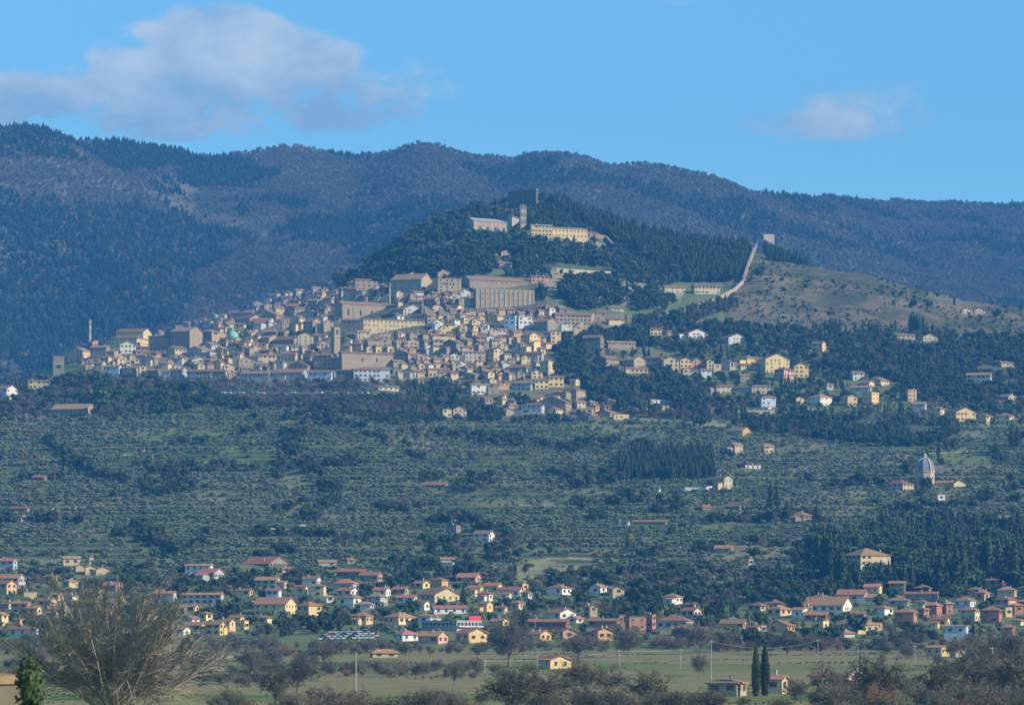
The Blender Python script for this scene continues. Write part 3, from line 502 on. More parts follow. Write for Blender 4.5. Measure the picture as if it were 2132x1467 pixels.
# commercial building with its red sign and the pale shed
r,i=H(876,951,1002,1292,1314,'g','f',win=False,rc='roof_grey',label='long flat-roofed white store with glazed upper floor and a red roof sign',name='store_building',cat='store',chim=0)
windows(r,i['w'],i['d'],i['h'],'r',7,1,1.9,1.6,z0=i['h']*.72,step=1); windows(r,i['w'],i['d'],i['h'],'f',9,1,1.6,1.2,z0=i['h']*.72,step=1)
ob('canopy',boxmesh('canopy',M['wall_white'],(i['w']/2,i['w']/2+1.6,-i['d']/2,i['d']/2,i['h']*.44,i['h']*.52)),r)
ob('roof_sign',boxmesh('roof_sign',M['sign_red'],(i['w']/2-.4,i['w']/2,0,i['d']/2-.5,i['h']+.5,i['h']+2.3)),r)
r,i=H(1968,2012,2020,1302,1332,'b','s',win=False,rc='roof_grey',label='tall pale blue shed with two high windows beside the field',name='shed',cat='shed',chim=0,pitch=.06)
windows(r,i['w'],i['d'],i['h'],'f',2,1,1.5,.9,z0=i['h']*.72,step=1); windows(r,i['w'],i['d'],i['h'],'f',1,1,1.3,1.1,z0=i['h']*.14,step=1)
# houses of the near fields
NEAR=[(1120,1146,1190,1372,1392,'y','X','small yellow farm cottage with an orange roof beyond the field trees','cottage','house',.35),
(1474,1534,1558,1419,1449,'s','h','open-fronted brick barn with a low tiled roof beside the cypress pair','barn','barn',.25),
(1596,1628,1642,1411,1443,'t','X','tan outbuilding with an orange tiled roof on the far side of the cypress pair','outbuilding','barn',.3),
(1688,1720,1736,1404,1426,'o','X','small orange-roofed hut half hidden in bare scrub','hut','hut',.3),
(1752,1766,1798,1402,1424,'t','X','pale garden shed with a gable among bare bushes','garden_shed','shed',.4),
(1930,1960,1980,1346,1366,'y','X','yellow lean-to farm store under a sagging pale roof','farm_store','barn',.2),
(1980,1990,2012,1350,1368,'t','X','ochre annexe at the end of the yellow farm store','annexe','barn',.3),
(770,776,828,1358,1368,'t','h','low straw-coloured stack shelter beside the dark pool','hay_shelter','barn',.5)]
for (x0,xc,x1,yt,yb,c,rf,lb,nm,ct,pt) in NEAR: house(x0,xc,x1,yt,yb,c,rf,win=3,label=lb,name=nm,cat=ct,pitch=pt)
# town filler: the packed small houses between the ones placed by hand
boxes=[h['box'] for h in HOUSES]
rf=random.Random(11); fill=[]
P_FILL=[(130,750),(230,706),(350,694),(460,662),(560,628),(640,610),(700,600),(820,588),(960,585),(1110,640),(1200,655),(1240,668),(1190,700),(1150,725),(1130,760),(1110,790),(980,795),(900,792),(830,786),(600,794),(480,796),(230,784),(190,768)]
y=868
while y>588:
    x=130+rf.uniform(0,18)
    while x<1330:
        w_=rf.uniform(15,27); yb=y+rf.uniform(-4,4); hh=rf.uniform(11,17); xm=x+w_/2
        if inpoly(np.array(xm),np.array(yb-3),P_FILL) and not any(b[0]-3<xm<b[1]+3 and b[2]-1<yb-hh*.5<b[3]+4 for b in boxes):
            c=rf.choices('sctgywokb',[32,25,22,4,9,6,3,5,1])[0]
            fr=rf.uniform(.1,.5) if (xm>820 or rf.random()<.35) else rf.uniform(.6,.92)
            fill.append((x,x+w_*fr,x+w_,yb-hh,yb,c,rf.choice('XXYhgg')))
        x+=w_*rf.uniform(.85,1.15)
    y-=9.5
fv=[]
for (P_,ya,yb0) in (([(370,1222),(700,1205),(1110,1215),(1110,1330),(830,1330),(800,1305),(700,1300),(520,1300),(370,1330)],1325,1210),([(1360,1262),(1640,1255),(1800,1235),(2140,1225),(2140,1320),(1850,1325),(1600,1322),(1360,1325)],1322,1235),([(-30,1200),(130,1200),(330,1240),(330,1320),(-30,1320)],1316,1200)):
    y=ya
    while y>yb0:
        x=-20+rf.uniform(0,20)
        while x<2130:
            w_=rf.uniform(24,44); yb=y+rf.uniform(-4,4); hh=rf.uniform(11,19); xm=x+w_/2
            if inpoly(np.array(xm),np.array(yb-3),P_) and rf.random()<.42 and not any(b[0]-7<xm<b[1]+7 and b[2]-5<yb-hh*.5<b[3]+7 for b in boxes):
                c=rf.choices('wcyotpgsr',[24,22,12,8,10,6,8,6,4])[0]; fv.append((x,x+w_*rf.uniform(.55,.85),x+w_,yb-hh,yb,c,rf.choice('XXXhh')))
            x+=w_*rf.uniform(1.0,1.5)
        y-=17
P_LOW=[(1000,800),(1190,792),(1230,830),(1310,850),(1310,872),(1090,872),(1000,850)]
y=866
while y>800:
    x=1000+rf.uniform(0,20)
    while x<1310:
        w_=rf.uniform(16,30); yb=y+rf.uniform(-4,4); hh=rf.uniform(9,15); xm=x+w_/2
        if inpoly(np.array(xm),np.array(yb-3),P_LOW) and rf.random()<.62 and not any(b[0]-4<xm<b[1]+4 and b[2]-2<yb-hh*.5<b[3]+4 for b in boxes):
            fill.append((x,x+w_*rf.uniform(.3,.8),x+w_,yb-hh,yb,rf.choices('stcgwo',[30,25,22,8,8,5])[0],rf.choice('XXYh')))
        x+=w_*rf.uniform(.9,1.5)
    y-=12
for f in fv: house(*f,win=4,skip=.25,name='village_house',cat='village house')
for f in fill: house(*f,win=3,skip=.35,name='stone_cottage' if f[2]-f[0]<19 else 'town_house',cat='cottage' if f[2]-f[0]<19 else 'town house')
print('vfill',len(fv)); print('houses',len(HOUSES),'fill',len(fill),'windows',NWIN)
# walls
def wall_run(pts,h,th,m,label,name='stone_wall',cat='wall',tops=None,steps=6,ymin=300):
    P=[]
    for (a,b) in zip(pts[:-1],pts[1:]):
        for k in range(steps): t=k/steps; P.append(at(a[0]*(1-t)+b[0]*t,a[1]*(1-t)+b[1]*t,ymin))
    P.append(at(*pts[-1],ymin)); V=[];Fc=[]
    for k,(x,y_,z) in enumerate(P):
        q=P[min(k+1,len(P)-1)]; p=P[max(k-1,0)]; dx,dy=q[0]-p[0],q[1]-p[1]; l=math.hypot(dx,dy) or 1; nx,ny=-dy/l*th/2,dx/l*th/2
        V+=[(x-nx,y_-ny,z-3),(x+nx,y_+ny,z-3),(x+nx,y_+ny,z+h),(x-nx,y_-ny,z+h)]
        if k: b=4*(k-1); Fc+=[(b+q_,b+(q_+1)%4,b+4+(q_+1)%4,b+4+q_) for q_ in range(4)]
    Fc+=[(0,1,2,3),(len(V)-1,len(V)-2,len(V)-3,len(V)-4)]
    return tag(ob(name,mesh(name,V,Fc,[M[m]])),label,cat,'stone walls of the hill')
wall_run([(1548,588),(1558,555),(1570,525),(1584,492)],4.2,2,'wall_stone','old city wall climbing straight up the dry hill to the ruined tower')
wall_run([(1345,674),(1405,655),(1430,648),(1490,628),(1530,606),(1547,590)],3.4,1.5,'wall_stone','long retaining wall running up beside the bare terraces')
wall_run([(1192,700),(1215,682),(1238,664)],6,2,'wall_stone','city wall stepping down beside the dark trees below the stone palace')
wall_run([(1225,492),(1262,500),(1280,520)],4,2,'wall_stone','upper terrace wall beside the yellow convent')
wall_run([(1228,510),(1255,516),(1276,528)],4,2,'wall_tan','lower terrace wall beside the yellow convent')
wall_run([(1300,852),(1380,852),(1500,856)],3,1.5,'wall_tan','pale retaining wall behind the lawn with dark clipped cypresses')
wall_run([(1085,872),(1180,876),(1250,880)],5,1.5,'wall_stone','tall buttressed terrace wall under the lowest town houses')
wall_run([(355,838),(385,832)],4,1,'wall_tan','short sunlit wall of a ruined terrace among the olives')
wall_run([(1480,862),(1520,862),(1600,862),(1700,858)],3,1,'wall_tan','garden wall under the pale blue-grey villa')
wall_run([(1425,1022),(1470,1022),(1500,1014)],2.5,1,'wall_white','curved white garden wall on the olive slope')
wall_run([(860,585),(800,596),(780,606)],3,1,'wall_stone','boundary wall under the umbrella pine high in the town')
wall_run([(1128,560),(1190,568),(1270,572)],3,1,'wall_tan','pale garden terrace wall over the town orchards')
wall_run([(1200,590),(1290,596),(1320,612)],2,1,'wall_stone','curved orchard wall over the town gardens')
tower(1588,1590,1613,487,508,'t','roofless square ruined tower where the city wall meets the forest',name='ruined_tower',roof='n',a=R(70),rows=0)
H(1380,1384,1428,597,610,'t','Y',win=4,label='low tan wing of the hillside monastery behind its trees',name='monastery_wing',cat='convent')
r,i=H(1440,1446,1500,594,613,'t','Y',win=8,label='long hillside monastery with a brown roof under the cypress forest',name='monastery',cat='convent')
# ---- label every unlabelled house from its look and its place between landmarks
LT=[(-400,'outer slope'),(120,'ruined tower house'),(186,'slim bell tower'),(300,'yellow-ended convent'),(385,'gabled stone hall'),(483,'green dome'),(593,'twin-arched tower'),(700,'square campanile'),(811,'grey bell tower'),(900,'long cream palace'),(985,'ribbed convent'),(1080,'white flat-roofed block'),(1180,'stone palace wall'),(1253,'dark hillside house'),(1420,'white terrace villa'),(1550,'tan school block'),(1640,'pink house'),(1825,'yellow balcony block'),(1928,'ribbed grey dome'),(2040,'ochre villas'),(2600,'far slope')]
LV=[(-400,'valley edge'),(22,'orange gabled house'),(230,'great willow'),(440,'yellow gable row'),(640,'yellow cube block'),(770,'car lot'),(880,'store'),(1000,'red roof sign'),(1060,'round bare tree'),(1215,'forked tree'),(1330,'brick works'),(1580,'cypress pair'),(1700,'white terrace row'),(1880,'first brick block'),(1995,'pale blue shed'),(2090,'last brick block'),(2600,'valley end')]
CN={'s':'stone','k':'dark stone','m':'mossy stone','c':'cream','y':'yellow','o':'orange','w':'white','p':'pink','r':'red brick','g':'grey','b':'bluish white','t':'tan'}
RN={'x':'gabled','y':'gabled','h':'hip-roofed','f':'flat-roofed','s':'lean-to','n':'roofless'}
_o=['first','second','third','fourth','fifth','sixth','seventh','eighth','ninth','tenth','eleventh','twelfth','thirteenth','fourteenth','fifteenth','sixteenth','seventeenth','eighteenth','nineteenth']
ORD=['top']+_o[1:]+['twentieth']+['twenty-'+w_ for w_ in _o[:9]]+['thirtieth']+['thirty-'+w_ for w_ in _o[:9]]+['fortieth']+['forty-'+w_ for w_ in _o[:9]]+['fiftieth']*60
grp={}
for h in HOUSES:
    if h['label']: tag(h['o'],h['label'],h['cat'],h['group']); continue
    LM=LV if h['vill'] else LT
    for (xa,na),(xb,nb) in zip(LM[:-1],LM[1:]):
        if xa<=h['x']<xb: break
    fw={1:'low',2:'two-storey',3:'three-storey'}.get(h['fl'],'tall')
    key=(f"{fw} {CN[h['c']]} {RN[h['rk']]} house",f"between {na} and {nb}",h['vill'],h['y']>900)
    grp.setdefault(key,[]).append(h)
for (d,pl,v,low),hs in grp.items():
    hs.sort(key=lambda h:h['y'])
    low_t=' among olives' if (low and not v) else ''
    for k,h in enumerate(hs):
        if len(hs)==1: lb=f"{d}{low_t} {pl}"
        else: lb=f"{d}, {('topmost' if k==0 else ORD[k]+' highest')}{low_t} {pl}"
        tag(h['o'],lb,h['cat'],'houses of the village in the valley' if v else 'houses of the hill town')
# ---------------------------------------------------------------- plants
for n_,c_,c2 in (('olive',(0.165,0.195,0.125),(0.09,0.12,0.068)),('oak',(0.05,0.075,0.03),(0.025,0.04,0.018)),('cypress',(0.045,0.07,0.03),(0.028,0.042,0.02)),('conifer',(0.035,0.06,0.035),(0.018,0.034,0.022)),
    ('bare',(0.19,0.165,0.13),(0.11,0.10,0.08)),('shrub',(0.15,0.145,0.07),(0.09,0.09,0.045)),('rust',(0.27,0.155,0.10),(0.18,0.115,0.075)),('pinegreen',(0.075,0.12,0.04),(0.04,0.07,0.025))):
    mat('leaf_'+n_,c_,0.85,0.3,0.25 if n_!='bare' else .05,0.28,col2=c2,spec=0.1)
mat('bark',(0.22,0.18,0.13),0.95,0.3,2,0.2); mat('bark_pale',(0.44,0.38,0.26),0.9,0.35,1.5,0.1); mat('twig',(0.30,0.265,0.205),0.9,0.35,.6,0.15); mat('twig_grey',(0.155,0.143,0.10),0.9,0.3,.6,0.25); mat('twig_yellow',(0.50,0.38,0.10),0.9,0.3,.6,0.1)
def leafcloud(lobes,n,leaf,seed,core=True,up=0.0,trunk=None):
    r=np.random.default_rng(seed); V=[];Fc=[];mi=[]
    wts=np.array([l[3]*l[3]*l[4] for l in lobes]); wts/=wts.sum()
    idx=r.choice(len(lobes),n,p=wts)
    for k in idx:
        x,y,z,rx,rz=lobes[k]; d=r.normal(size=3); d/=np.linalg.norm(d); q=r.uniform(.72,1.08)
        p=np.array([x+d[0]*rx*q,y+d[1]*rx*q,z+d[2]*rz*q]); 
        nn=d+r.normal(size=3)*.7; nn/=np.linalg.norm(nn)
        t=np.cross(nn,r.normal(size=3)); t/=np.linalg.norm(t)+1e-9; b=np.cross(nn,t)
        s=leaf*r.uniform(.6,1.4); i=len(V)
        V+= [tuple(p+t*s),tuple(p+b*s*.8),tuple(p-t*s),tuple(p-b*s*.8+nn*s*.3)]; Fc.append((i,i+1,i+2,i+3)); mi.append(0)
    if core:
        for (x,y,z,rx,rz) in lobes:
            i=len(V); m_=6
            V.append((x,y,z-rz*.8)); V.append((x,y,z+rz*.8))
            for a,zz in ((.62,-.45),(.8,0),(.6,.5)):
                for k in range(m_):
                    t=2*math.pi*k/m_+a*3; j=r.uniform(.85,1.1); V.append((x+math.cos(t)*rx*a*j,y+math.sin(t)*rx*a*j,z+zz*rz*j))
            for k in range(m_):
                k2=(k+1)%m_; Fc+=[(i,i+2+k2,i+2+k),(i+2+k,i+2+k2,i+2+m_+k2,i+2+m_+k),(i+2+m_+k,i+2+m_+k2,i+2+2*m_+k2,i+2+2*m_+k),(i+1,i+2+2*m_+k,i+2+2*m_+k2)]; mi+=[0]*4
    if trunk:
        rt,zt=trunk; i=len(V)
        for z,rr_ in ((-.08,rt),(zt,rt*.6)):
            for k in range(5): V.append((math.cos(k*1.2566)*rr_,math.sin(k*1.2566)*rr_,z))
        for k in range(5): Fc.append((i+k,i+(k+1)%5,i+5+(k+1)%5,i+5+k)); mi.append(1)
    return V,Fc,mi
def lob(kind,seed):
    r=np.random.default_rng(seed+100); u=r.uniform
    if kind=='olive': return [(0,0,.58,.34,.32)]+[(math.cos(a)*.32,math.sin(a)*.32,u(.42,.7),u(.2,.3),u(.2,.27)) for a in u(0,6.28,5)]
    if kind in('oak','shrub','rust'): return [(0,0,.5,.3,.38)]+[(math.cos(a)*u(.2,.32),math.sin(a)*u(.2,.32),u(.3,.78),u(.16,.26),u(.15,.22)) for a in u(0,6.28,8)]
    if kind=='pine': return [(0,0,.84,.42,.13)]+[(math.cos(a)*.36,math.sin(a)*.36,u(.78,.88),u(.16,.24),u(.08,.12)) for a in u(0,6.28,7)]
    if kind=='cypress': return [(u(-.012,.012),u(-.012,.012),z,.105*(1-abs(z-.38)**1.6*1.9)*u(.85,1.12)+.012,.12) for z in np.linspace(.1,.93,9)]
    if kind=='conifer': return [(u(-.03,.03),u(-.03,.03),z,.26*(1.08-z)*u(.85,1.15),.11) for z in np.linspace(.2,.93,8)]
def stick_tree(seed,n=110,w=.42):
    r=np.random.default_rng(seed); V=[];Fc=[];mi=[]
    def stick(p,q,t):
        p=np.array(p);q=np.array(q); d=q-p; s=np.cross(d,r.normal(size=3)); s/=np.linalg.norm(s)+1e-9
        i=len(V); V.extend([tuple(p-s*t),tuple(p+s*t),tuple(q)]); Fc.append((i,i+1,i+2)); mi.append(0)
    for k in range(4): stick((0,0,-.05),(r.normal()*.03,r.normal()*.03,.55),.02)
    for k in range(n):
        a=r.uniform(0,6.28); e=r.uniform(.15,1)**.7; zz=.35+.62*math.sqrt(max(0,1-(e)**2))*r.uniform(.6,1); rr_=w*e*r.uniform(.6,1)
        q=np.array([math.cos(a)*rr_,math.sin(a)*rr_,zz]); p=q*np.array([.35,.35,1])*r.uniform(.55,.8); p[2]=max(.22,q[2]*.55)
        stick(p,q,.012)
        for j in range(3): g=q+(r.normal(size=3)*.09); stick(p*.35+q*.65,g,.009)
    return V,Fc,mi
PROTO={}
def protos(kind,nv,n,leaf,leafm,barkm,core=True,trunk=None,bare=False):
    L_=[]
    for s in range(nv):
        V,Fc,mi=stick_tree(s+50) if bare else leafcloud(lob(kind,s),n,leaf,s,core,trunk=trunk)
        L_.append(mesh(kind+'_mesh',V,Fc,[M[leafm],M[barkm]],mi))
    PROTO[kind]=L_
protos('olive',4,130,.085,'leaf_olive','bark',trunk=(.05,.4))
protos('oak',5,170,.075,'leaf_oak','bark',trunk=(.04,.4))
protos('shrub',3,110,.085,'leaf_shrub','bark'); protos('rust',2,120,.08,'leaf_rust','bark',trunk=(.03,.4))
protos('pine',3,170,.07,'leaf_pinegreen','bark',trunk=(.03,.8))
protos('cypress',4,170,.035,'leaf_cypress','bark',trunk=(.02,.2))
protos('conifer',4,150,.06,'leaf_conifer','bark',trunk=(.02,.3))
protos('bare',6,0,0,'leaf_bare','leaf_bare',bare=True)
KINDS=['olive','oak','shrub','rust','pine','cypress','conifer','bare']
pc=bpy.data.collections.new('tree_sources'); PIDX={}
for k in KINDS:
    PIDX[k]=[]
    for i_,me in enumerate(PROTO[k]):
        PIDX[k].append(len(pc.objects)); o=bpy.data.objects.new('source_%03d'%len(pc.objects),me); pc.objects.link(o)
ng=bpy.data.node_groups.new('scatter','GeometryNodeTree'); ng.interface.new_socket('Geometry',in_out='INPUT',socket_type='NodeSocketGeometry'); ng.interface.new_socket('Geometry',in_out='OUTPUT',socket_type='NodeSocketGeometry')
gi=ng.nodes.new('NodeGroupInput'); go=ng.nodes.new('NodeGroupOutput'); ip=ng.nodes.new('GeometryNodeInstanceOnPoints'); ci=ng.nodes.new('GeometryNodeCollectionInfo')
ci.inputs['Collection'].default_value=pc; ci.inputs['Separate Children'].default_value=True; ci.inputs['Reset Children'].default_value=True
def na(nm,t):
    n=ng.nodes.new('GeometryNodeInputNamedAttribute'); n.data_type=t; n.inputs[0].default_value=nm; return n.outputs[0]
ng.links.new(gi.outputs[0],ip.inputs['Points']); ng.links.new(ci.outputs[0],ip.inputs['Instance']); ip.inputs['Pick Instance'].default_value=True
ng.links.new(na('k','INT'),ip.inputs['Instance Index']); ng.links.new(na('s','FLOAT_VECTOR'),ip.inputs['Scale'])
cx_=ng.nodes.new('ShaderNodeCombineXYZ'); ng.links.new(na('r','FLOAT'),cx_.inputs[2]); ng.links.new(cx_.outputs[0],ip.inputs['Rotation']); ng.links.new(ip.outputs[0],go.inputs[0])
def scatter(name,P,S,K):
    me=bpy.data.meshes.new(name); me.vertices.add(len(P)); me.vertices.foreach_set('co',P.astype(np.float32).ravel())
    a=me.attributes.new('k','INT','POINT'); a.data.foreach_set('value',K.astype(np.int32))
    a=me.attributes.new('s','FLOAT_VECTOR','POINT'); a.data.foreach_set('vector',S.astype(np.float32).ravel())
    a=me.attributes.new('r','FLOAT','POINT'); a.data.foreach_set('value',rng.uniform(0,6.28,len(P)).astype(np.float32))
    o=ob(name,me); md=o.modifiers.new('scatter','NODES'); md.node_group=ng; return tag(o,kind='stuff')
HB=np.array([[*h['box']] for h in HOUSES]); HD=np.array([h['o'].location.y for h in HOUSES]); HX=np.array([h['o'].location.x for h in HOUSES]); HS=np.array([h['size'] for h in HOUSES])*HD/F
def jgrid(x0,x1,y0,y1,sp,spy=None):
    spy=spy or sp; gx,gy=np.meshgrid(np.arange(x0,x1,sp),np.arange(y0,y1,spy)); n=gx.size
    return gx.ravel()+rng.uniform(-.45,.45,n)*sp, gy.ravel()+rng.uniform(-.45,.45,n)*spy
def proj(X,Y,Zv): return CX+F*X/Y, HY-(Zv-EYE)/Y*F
ALL={k:[] for k in KINDS}
def put(kind,X,Y,Zv,h,wf=1.0,avoid=True,zone='',hide=True):
    """keep the trees that stand clear of houses and that the valley side can see"""
    if len(X)==0: return
    h=np.broadcast_to(h,X.shape).copy(); u,py=proj(X,Y,Zv); hp=h*F/Y
    ok=(py-hp*.9<=skyl(u,Y)+1)&(u>-330)&(u<2460)
    if avoid:
        keep=np.ones(len(X),bool); vis=rng.choice([.55,.8,.3],len(X),p=[.4,.35,.25])
        for a in range(0,len(X),4000):
            s_=slice(a,a+4000); uu=u[s_,None]; yy_=Y[s_,None]; top=(py-hp)[s_,None]
            hw=(hp[s_]*.4*wf)[:,None]
            infr=(uu+hw>HB[:,0])&(uu-hw<HB[:,1])&(yy_<HD)&(top<HB[:,2]*(1-vis[s_,None])+HB[:,3]*vis[s_,None])&(py[s_,None]>HB[:,2])&(HD-yy_<500)
            cl=(X[s_,None]-HX)**2+(yy_-HD)**2<(HS*.48+1.6)**2
            keep[s_]=~(infr|cl).any(1)
        ok&=keep
    X,Y,Zv,h=X[ok],Y[ok],Zv[ok],h[ok]
    sw=rng.uniform(.72,1.28,len(X))*wf
    ALL[kind].append((np.stack([X,Y,Zv-.1],1),np.stack([h*sw,h*sw,h],1),h*F/Y))
def zone(poly,sp,ymin,ymax,mix,nscale=60,thr=None,seed=0,**kw):
    """mix: list of (kind, share, hmin, hmax, widthfactor)"""
    us=[p[0] for p in poly]; X,Y=jgrid((min(us)-CX)/F*ymax if min(us)<CX else (min(us)-CX)/F*ymin,(max(us)-CX)/F*ymax if max(us)>CX else (max(us)-CX)/F*ymin,ymin,ymax,sp)
    Zv=zxy(X,Y); u,py=proj(X,Y,Zv); m=inpoly(u,py,poly)
    for e_ in (P_TERR,P_TER2,P_TER3): m&=~(inpoly(u,py,e_)&(rng.random(len(X))<.88))
    if thr is not None: m&=fbm(X/nscale,Y/nscale,3,seed)>thr
    X,Y,Zv=X[m],Y[m],Zv[m]
    c=rng.random(len(X)); cl=fbm(X/35,Y/35,3,seed+5); acc=0; v=np.clip((cl-.5)*1.6+c,0,.999)
    for k,sh,h0,h1,wf in mix:
        q=(v>=acc)&(v<acc+sh); acc+=sh
        put(k,X[q],Y[q],Zv[q],rng.uniform(h0,h1,q.sum()),wf,**kw)
full=[(-700,0),(2850,0),(2850,1467),(-700,1467)]
# mountain woods
X,Y=jgrid(-1500,1500,3960,7000,7.6); Zv=zxy(X,Y); u,py=proj(X,Y,Zv)
rd=np.interp(u,US,ridgeY); ok=(Y<rd+40)&(u>-320)&(u<2450)&(py<=skyl(u,Y)+16); X,Y,Zv,u,py=[a[ok] for a in (X,Y,Zv,u,py)]
nz_=fbm(X/150,Y/220,4,71); con=np.zeros(len(X))
jx=u+(fbm(X/70,Y/70,3,3)-.5)*150; jy=py+(fbm(X/70,Y/70,3,4)-.5)*80
for P_,wt in ((P_CON,.85),(P_CON2,.66),(P_CON3,.9)): con=np.where(inpoly(jx,jy,P_),wt,con)
con=np.maximum(con,np.where((u<760)&(py>380),np.clip((nz_-.50)*7,0,.85),np.clip((nz_-.57)*5,0,.5)))
r_=rng.random(len(X)); clear=inpoly(jx,jy,P_CLEAR); isc=(r_<con)&~clear
drop=clear&(rng.random(len(X))<.72)
q=isc; put('conifer',X[q],Y[q],Zv[q],rng.uniform(7,14,q.sum()),1.35,avoid=False)
q=~isc&~drop; bh=rng.uniform(4.5,10,len(X)); kk=rng.random(len(X))
q2=q&(kk<.035); put('rust',X[q2],Y[q2],Zv[q2],bh[q2]*.9,1.0,avoid=False)
q2=q&(kk>=.035)&(kk<.2); put('shrub',X[q2],Y[q2],Zv[q2],bh[q2]*.7,1.2,avoid=False)
q2=q&(kk>=.22); put('bare',X[q2],Y[q2],Zv[q2],bh[q2],1.15,avoid=False)
MTN={k:len(ALL[k]) for k in KINDS}
# hill woods
zone(P_CYP,4.2,3050,3560,[('cypress',.62,7,16,1.35),('oak',.38,6,12,1.05)],seed=1)
zone(P_CYP2,5,3250,3560,[('cypress',.7,9,14,1.2),('oak',.3,6,9,1)],seed=2)
zone(P_TOP,6.5,3250,3620,[('oak',.5,5,9,1.1),('cypress',.25,8,12,1.2),('shrub',.25,3,5,1.2)],seed=3)
zone(P_PARK,6.2,3000,3560,[('oak',.48,5,11,1.15),('cypress',.2,7,14,1.1),('pine',.1,8,12,1),('bare',.1,6,9,1),('olive',.12,4,6,1.1)],seed=4)
zone(P_MIDW,6.2,2650,3200,[('oak',.66,6,11,1.15),('cypress',.14,9,14,1.1),('bare',.2,6,9,1)],seed=5)
zone(P_RIGW,7.0,2600,3350,[('oak',.52,5,10,1.15),('olive',.2,4,5.5,1.1),('bare',.18,6,9,1),('cypress',.1,8,12,1.1)],seed=6,thr=.33)
zone(P_LEFW,6.5,2500,3100,[('oak',.45,5,10,1.1),('bare',.4,6,10,1),('pine',.05,9,12,1),('olive',.1,4,5,1)],seed=7)
zone([(436,829),(850,826),(900,850),(930,880),(820,888),(740,868),(640,850),(560,848),(436,845)],4.2,2540,2760,[('oak',.8,3,4.6,1.3),('shrub',.1,3,5,1.2),('bare',.3,4,7,1.1)],seed=8)
zone([(440,800),(850,795),(850,813),(440,813)],8.0,2700,2850,[('bare',1.0,6,8,1.2)],seed=18)
zone([(900,795),(1130,790),(1200,800),(1320,850),(1330,885),(1100,885),(960,875)],8.5,2600,2950,[('oak',.5,4,8,1.1),('bare',.25,5,8,1),('cypress',.15,7,11,1.1),('olive',.1,3,4,1)],seed=29,thr=.36)
zone(P_UNDER,7,2560,2850,[('oak',.5,5,9,1.1),('bare',.3,5,8,1),('cypress',.2,7,11,1.1)],seed=9)
zone(P_GROVE,4.2,2200,2600,[('cypress',.85,8,12,1.3),('bare',.15,6,8,1)],seed=10)
zone(P_WOODR,6.0,1750,2300,[('oak',.55,7,12,1.15),('cypress',.33,10,16,1.2),('pine',.12,9,12,1)],seed=11)
zone(P_WOOD2,6.0,2400,2850,[('oak',.5,5,8,1.1),('cypress',.4,8,11,1.1),('bare',.1,6,8,1)],seed=12,thr=.4)
zone(P_DRY,9,2900,3500,[('shrub',.6,.9,2.2,1.9),('oak',.15,2.5,4,1.2),('olive',.1,3,4,1.1),('bare',.15,2,3.5,1.3)],seed=13,thr=.43)
zone(P_GAR,10,2950,3400,[('olive',.5,3.5,5,1.1),('oak',.3,5,8,1),('cypress',.2,8,11,1)],seed=14,thr=.42)
zone([(1170,590),(1260,585),(1300,620),(1280,650),(1200,650),(1160,610)],6,2950,3300,[('oak',.75,7,12,1.1),('cypress',.25,9,14,1)],seed=15)
zone([(1320,610),(1400,600),(1420,625),(1380,650),(1320,650)],7,2950,3300,[('oak',.8,6,10,1.1),('cypress',.2,8,12,1)],seed=16)
zone([(690,575),(800,560),(960,565),(980,585),(800,585),(700,600)],8,2950,3400,[('oak',.6,5,8,1),('pine',.2,8,11,1.0),('cypress',.2,7,11,1)],seed=17)
zone([(860,556),(1130,556),(1160,600),(1130,625),(1112,598),(960,578),(880,575)],6.5,3000,3500,[('oak',.6,5,9,1.1),('cypress',.3,7,11,1.1),('bare',.1,5,8,1)],seed=31,thr=.3)
zone(P_TOWN,24,2600,3200,[('oak',.7,4,6,1),('cypress',.15,6,8,1),('bare',.15,5,7,1)],seed=19)
# olive groves in rows along the contours
uo=np.arange(-330,2460,9.5); lv=np.arange(48,212,2.3); PX=[];PY=[]
for u_ in uo:
    zc=zuy(np.full(len(YS),u_),YS); sel=(YS>1850)&(YS<2800); zz=np.maximum.accumulate(zc[sel]); yy_=np.interp(lv,zz+np.arange(sel.sum())*1e-6,YS[sel]); g=(lv>zz[0])&(lv<zz[-1])
    yq=yy_[g]-1.0+rng.uniform(-.8,.8,g.sum()); uq=u_+rng.uniform(-3.5,3.5,g.sum()); PX.append((uq-CX)/F*yq); PY.append(yq)
X=np.concatenate(PX);Y=np.concatenate(PY);Zv=zxy(X,Y);u,py=proj(X,Y,Zv); m=np.ones(len(X),bool)
for p in (P_TOWN,P_MIDW,P_LEFW,P_BANK,P_UNDER,P_GROVE,P_WOODR,P_WOOD2,P_MEAD,P_TAN,P_LAWN,P_RIGW): m&=~inpoly(u,py,p)
dn=fbm(X/75,Y/75,4,91); t2=fbm(X/45,Y/45,3,97); m&=((dn>.40)|(rng.random(len(X))<.4))&(rng.random(len(X))<.92)
X,Y,Zv,dn,t2=[a[m] for a in (X,Y,Zv,dn,t2)]
r_=rng.random(len(X)); wild=(t2>.66)&(r_<.5)
q=~wild; put('olive',X[q],Y[q],Zv[q],rng.uniform(1.9,3.5,q.sum()),1.2)
q=wild&(r_<.32); put('oak',X[q],Y[q],Zv[q],rng.uniform(4.5,8,q.sum()),1.15)
q=wild&(r_>=.32)&(r_<.6); put('bare',X[q],Y[q],Zv[q],rng.uniform(4,7,q.sum()),1.1)
q=wild&(r_>=.6)&(r_<.68); put('rust',X[q],Y[q],Zv[q],rng.uniform(4,6,q.sum()),1.1)
q=wild&(r_>=.68); put('cypress',X[q],Y[q],Zv[q],rng.uniform(6,9,q.sum()),1.1)
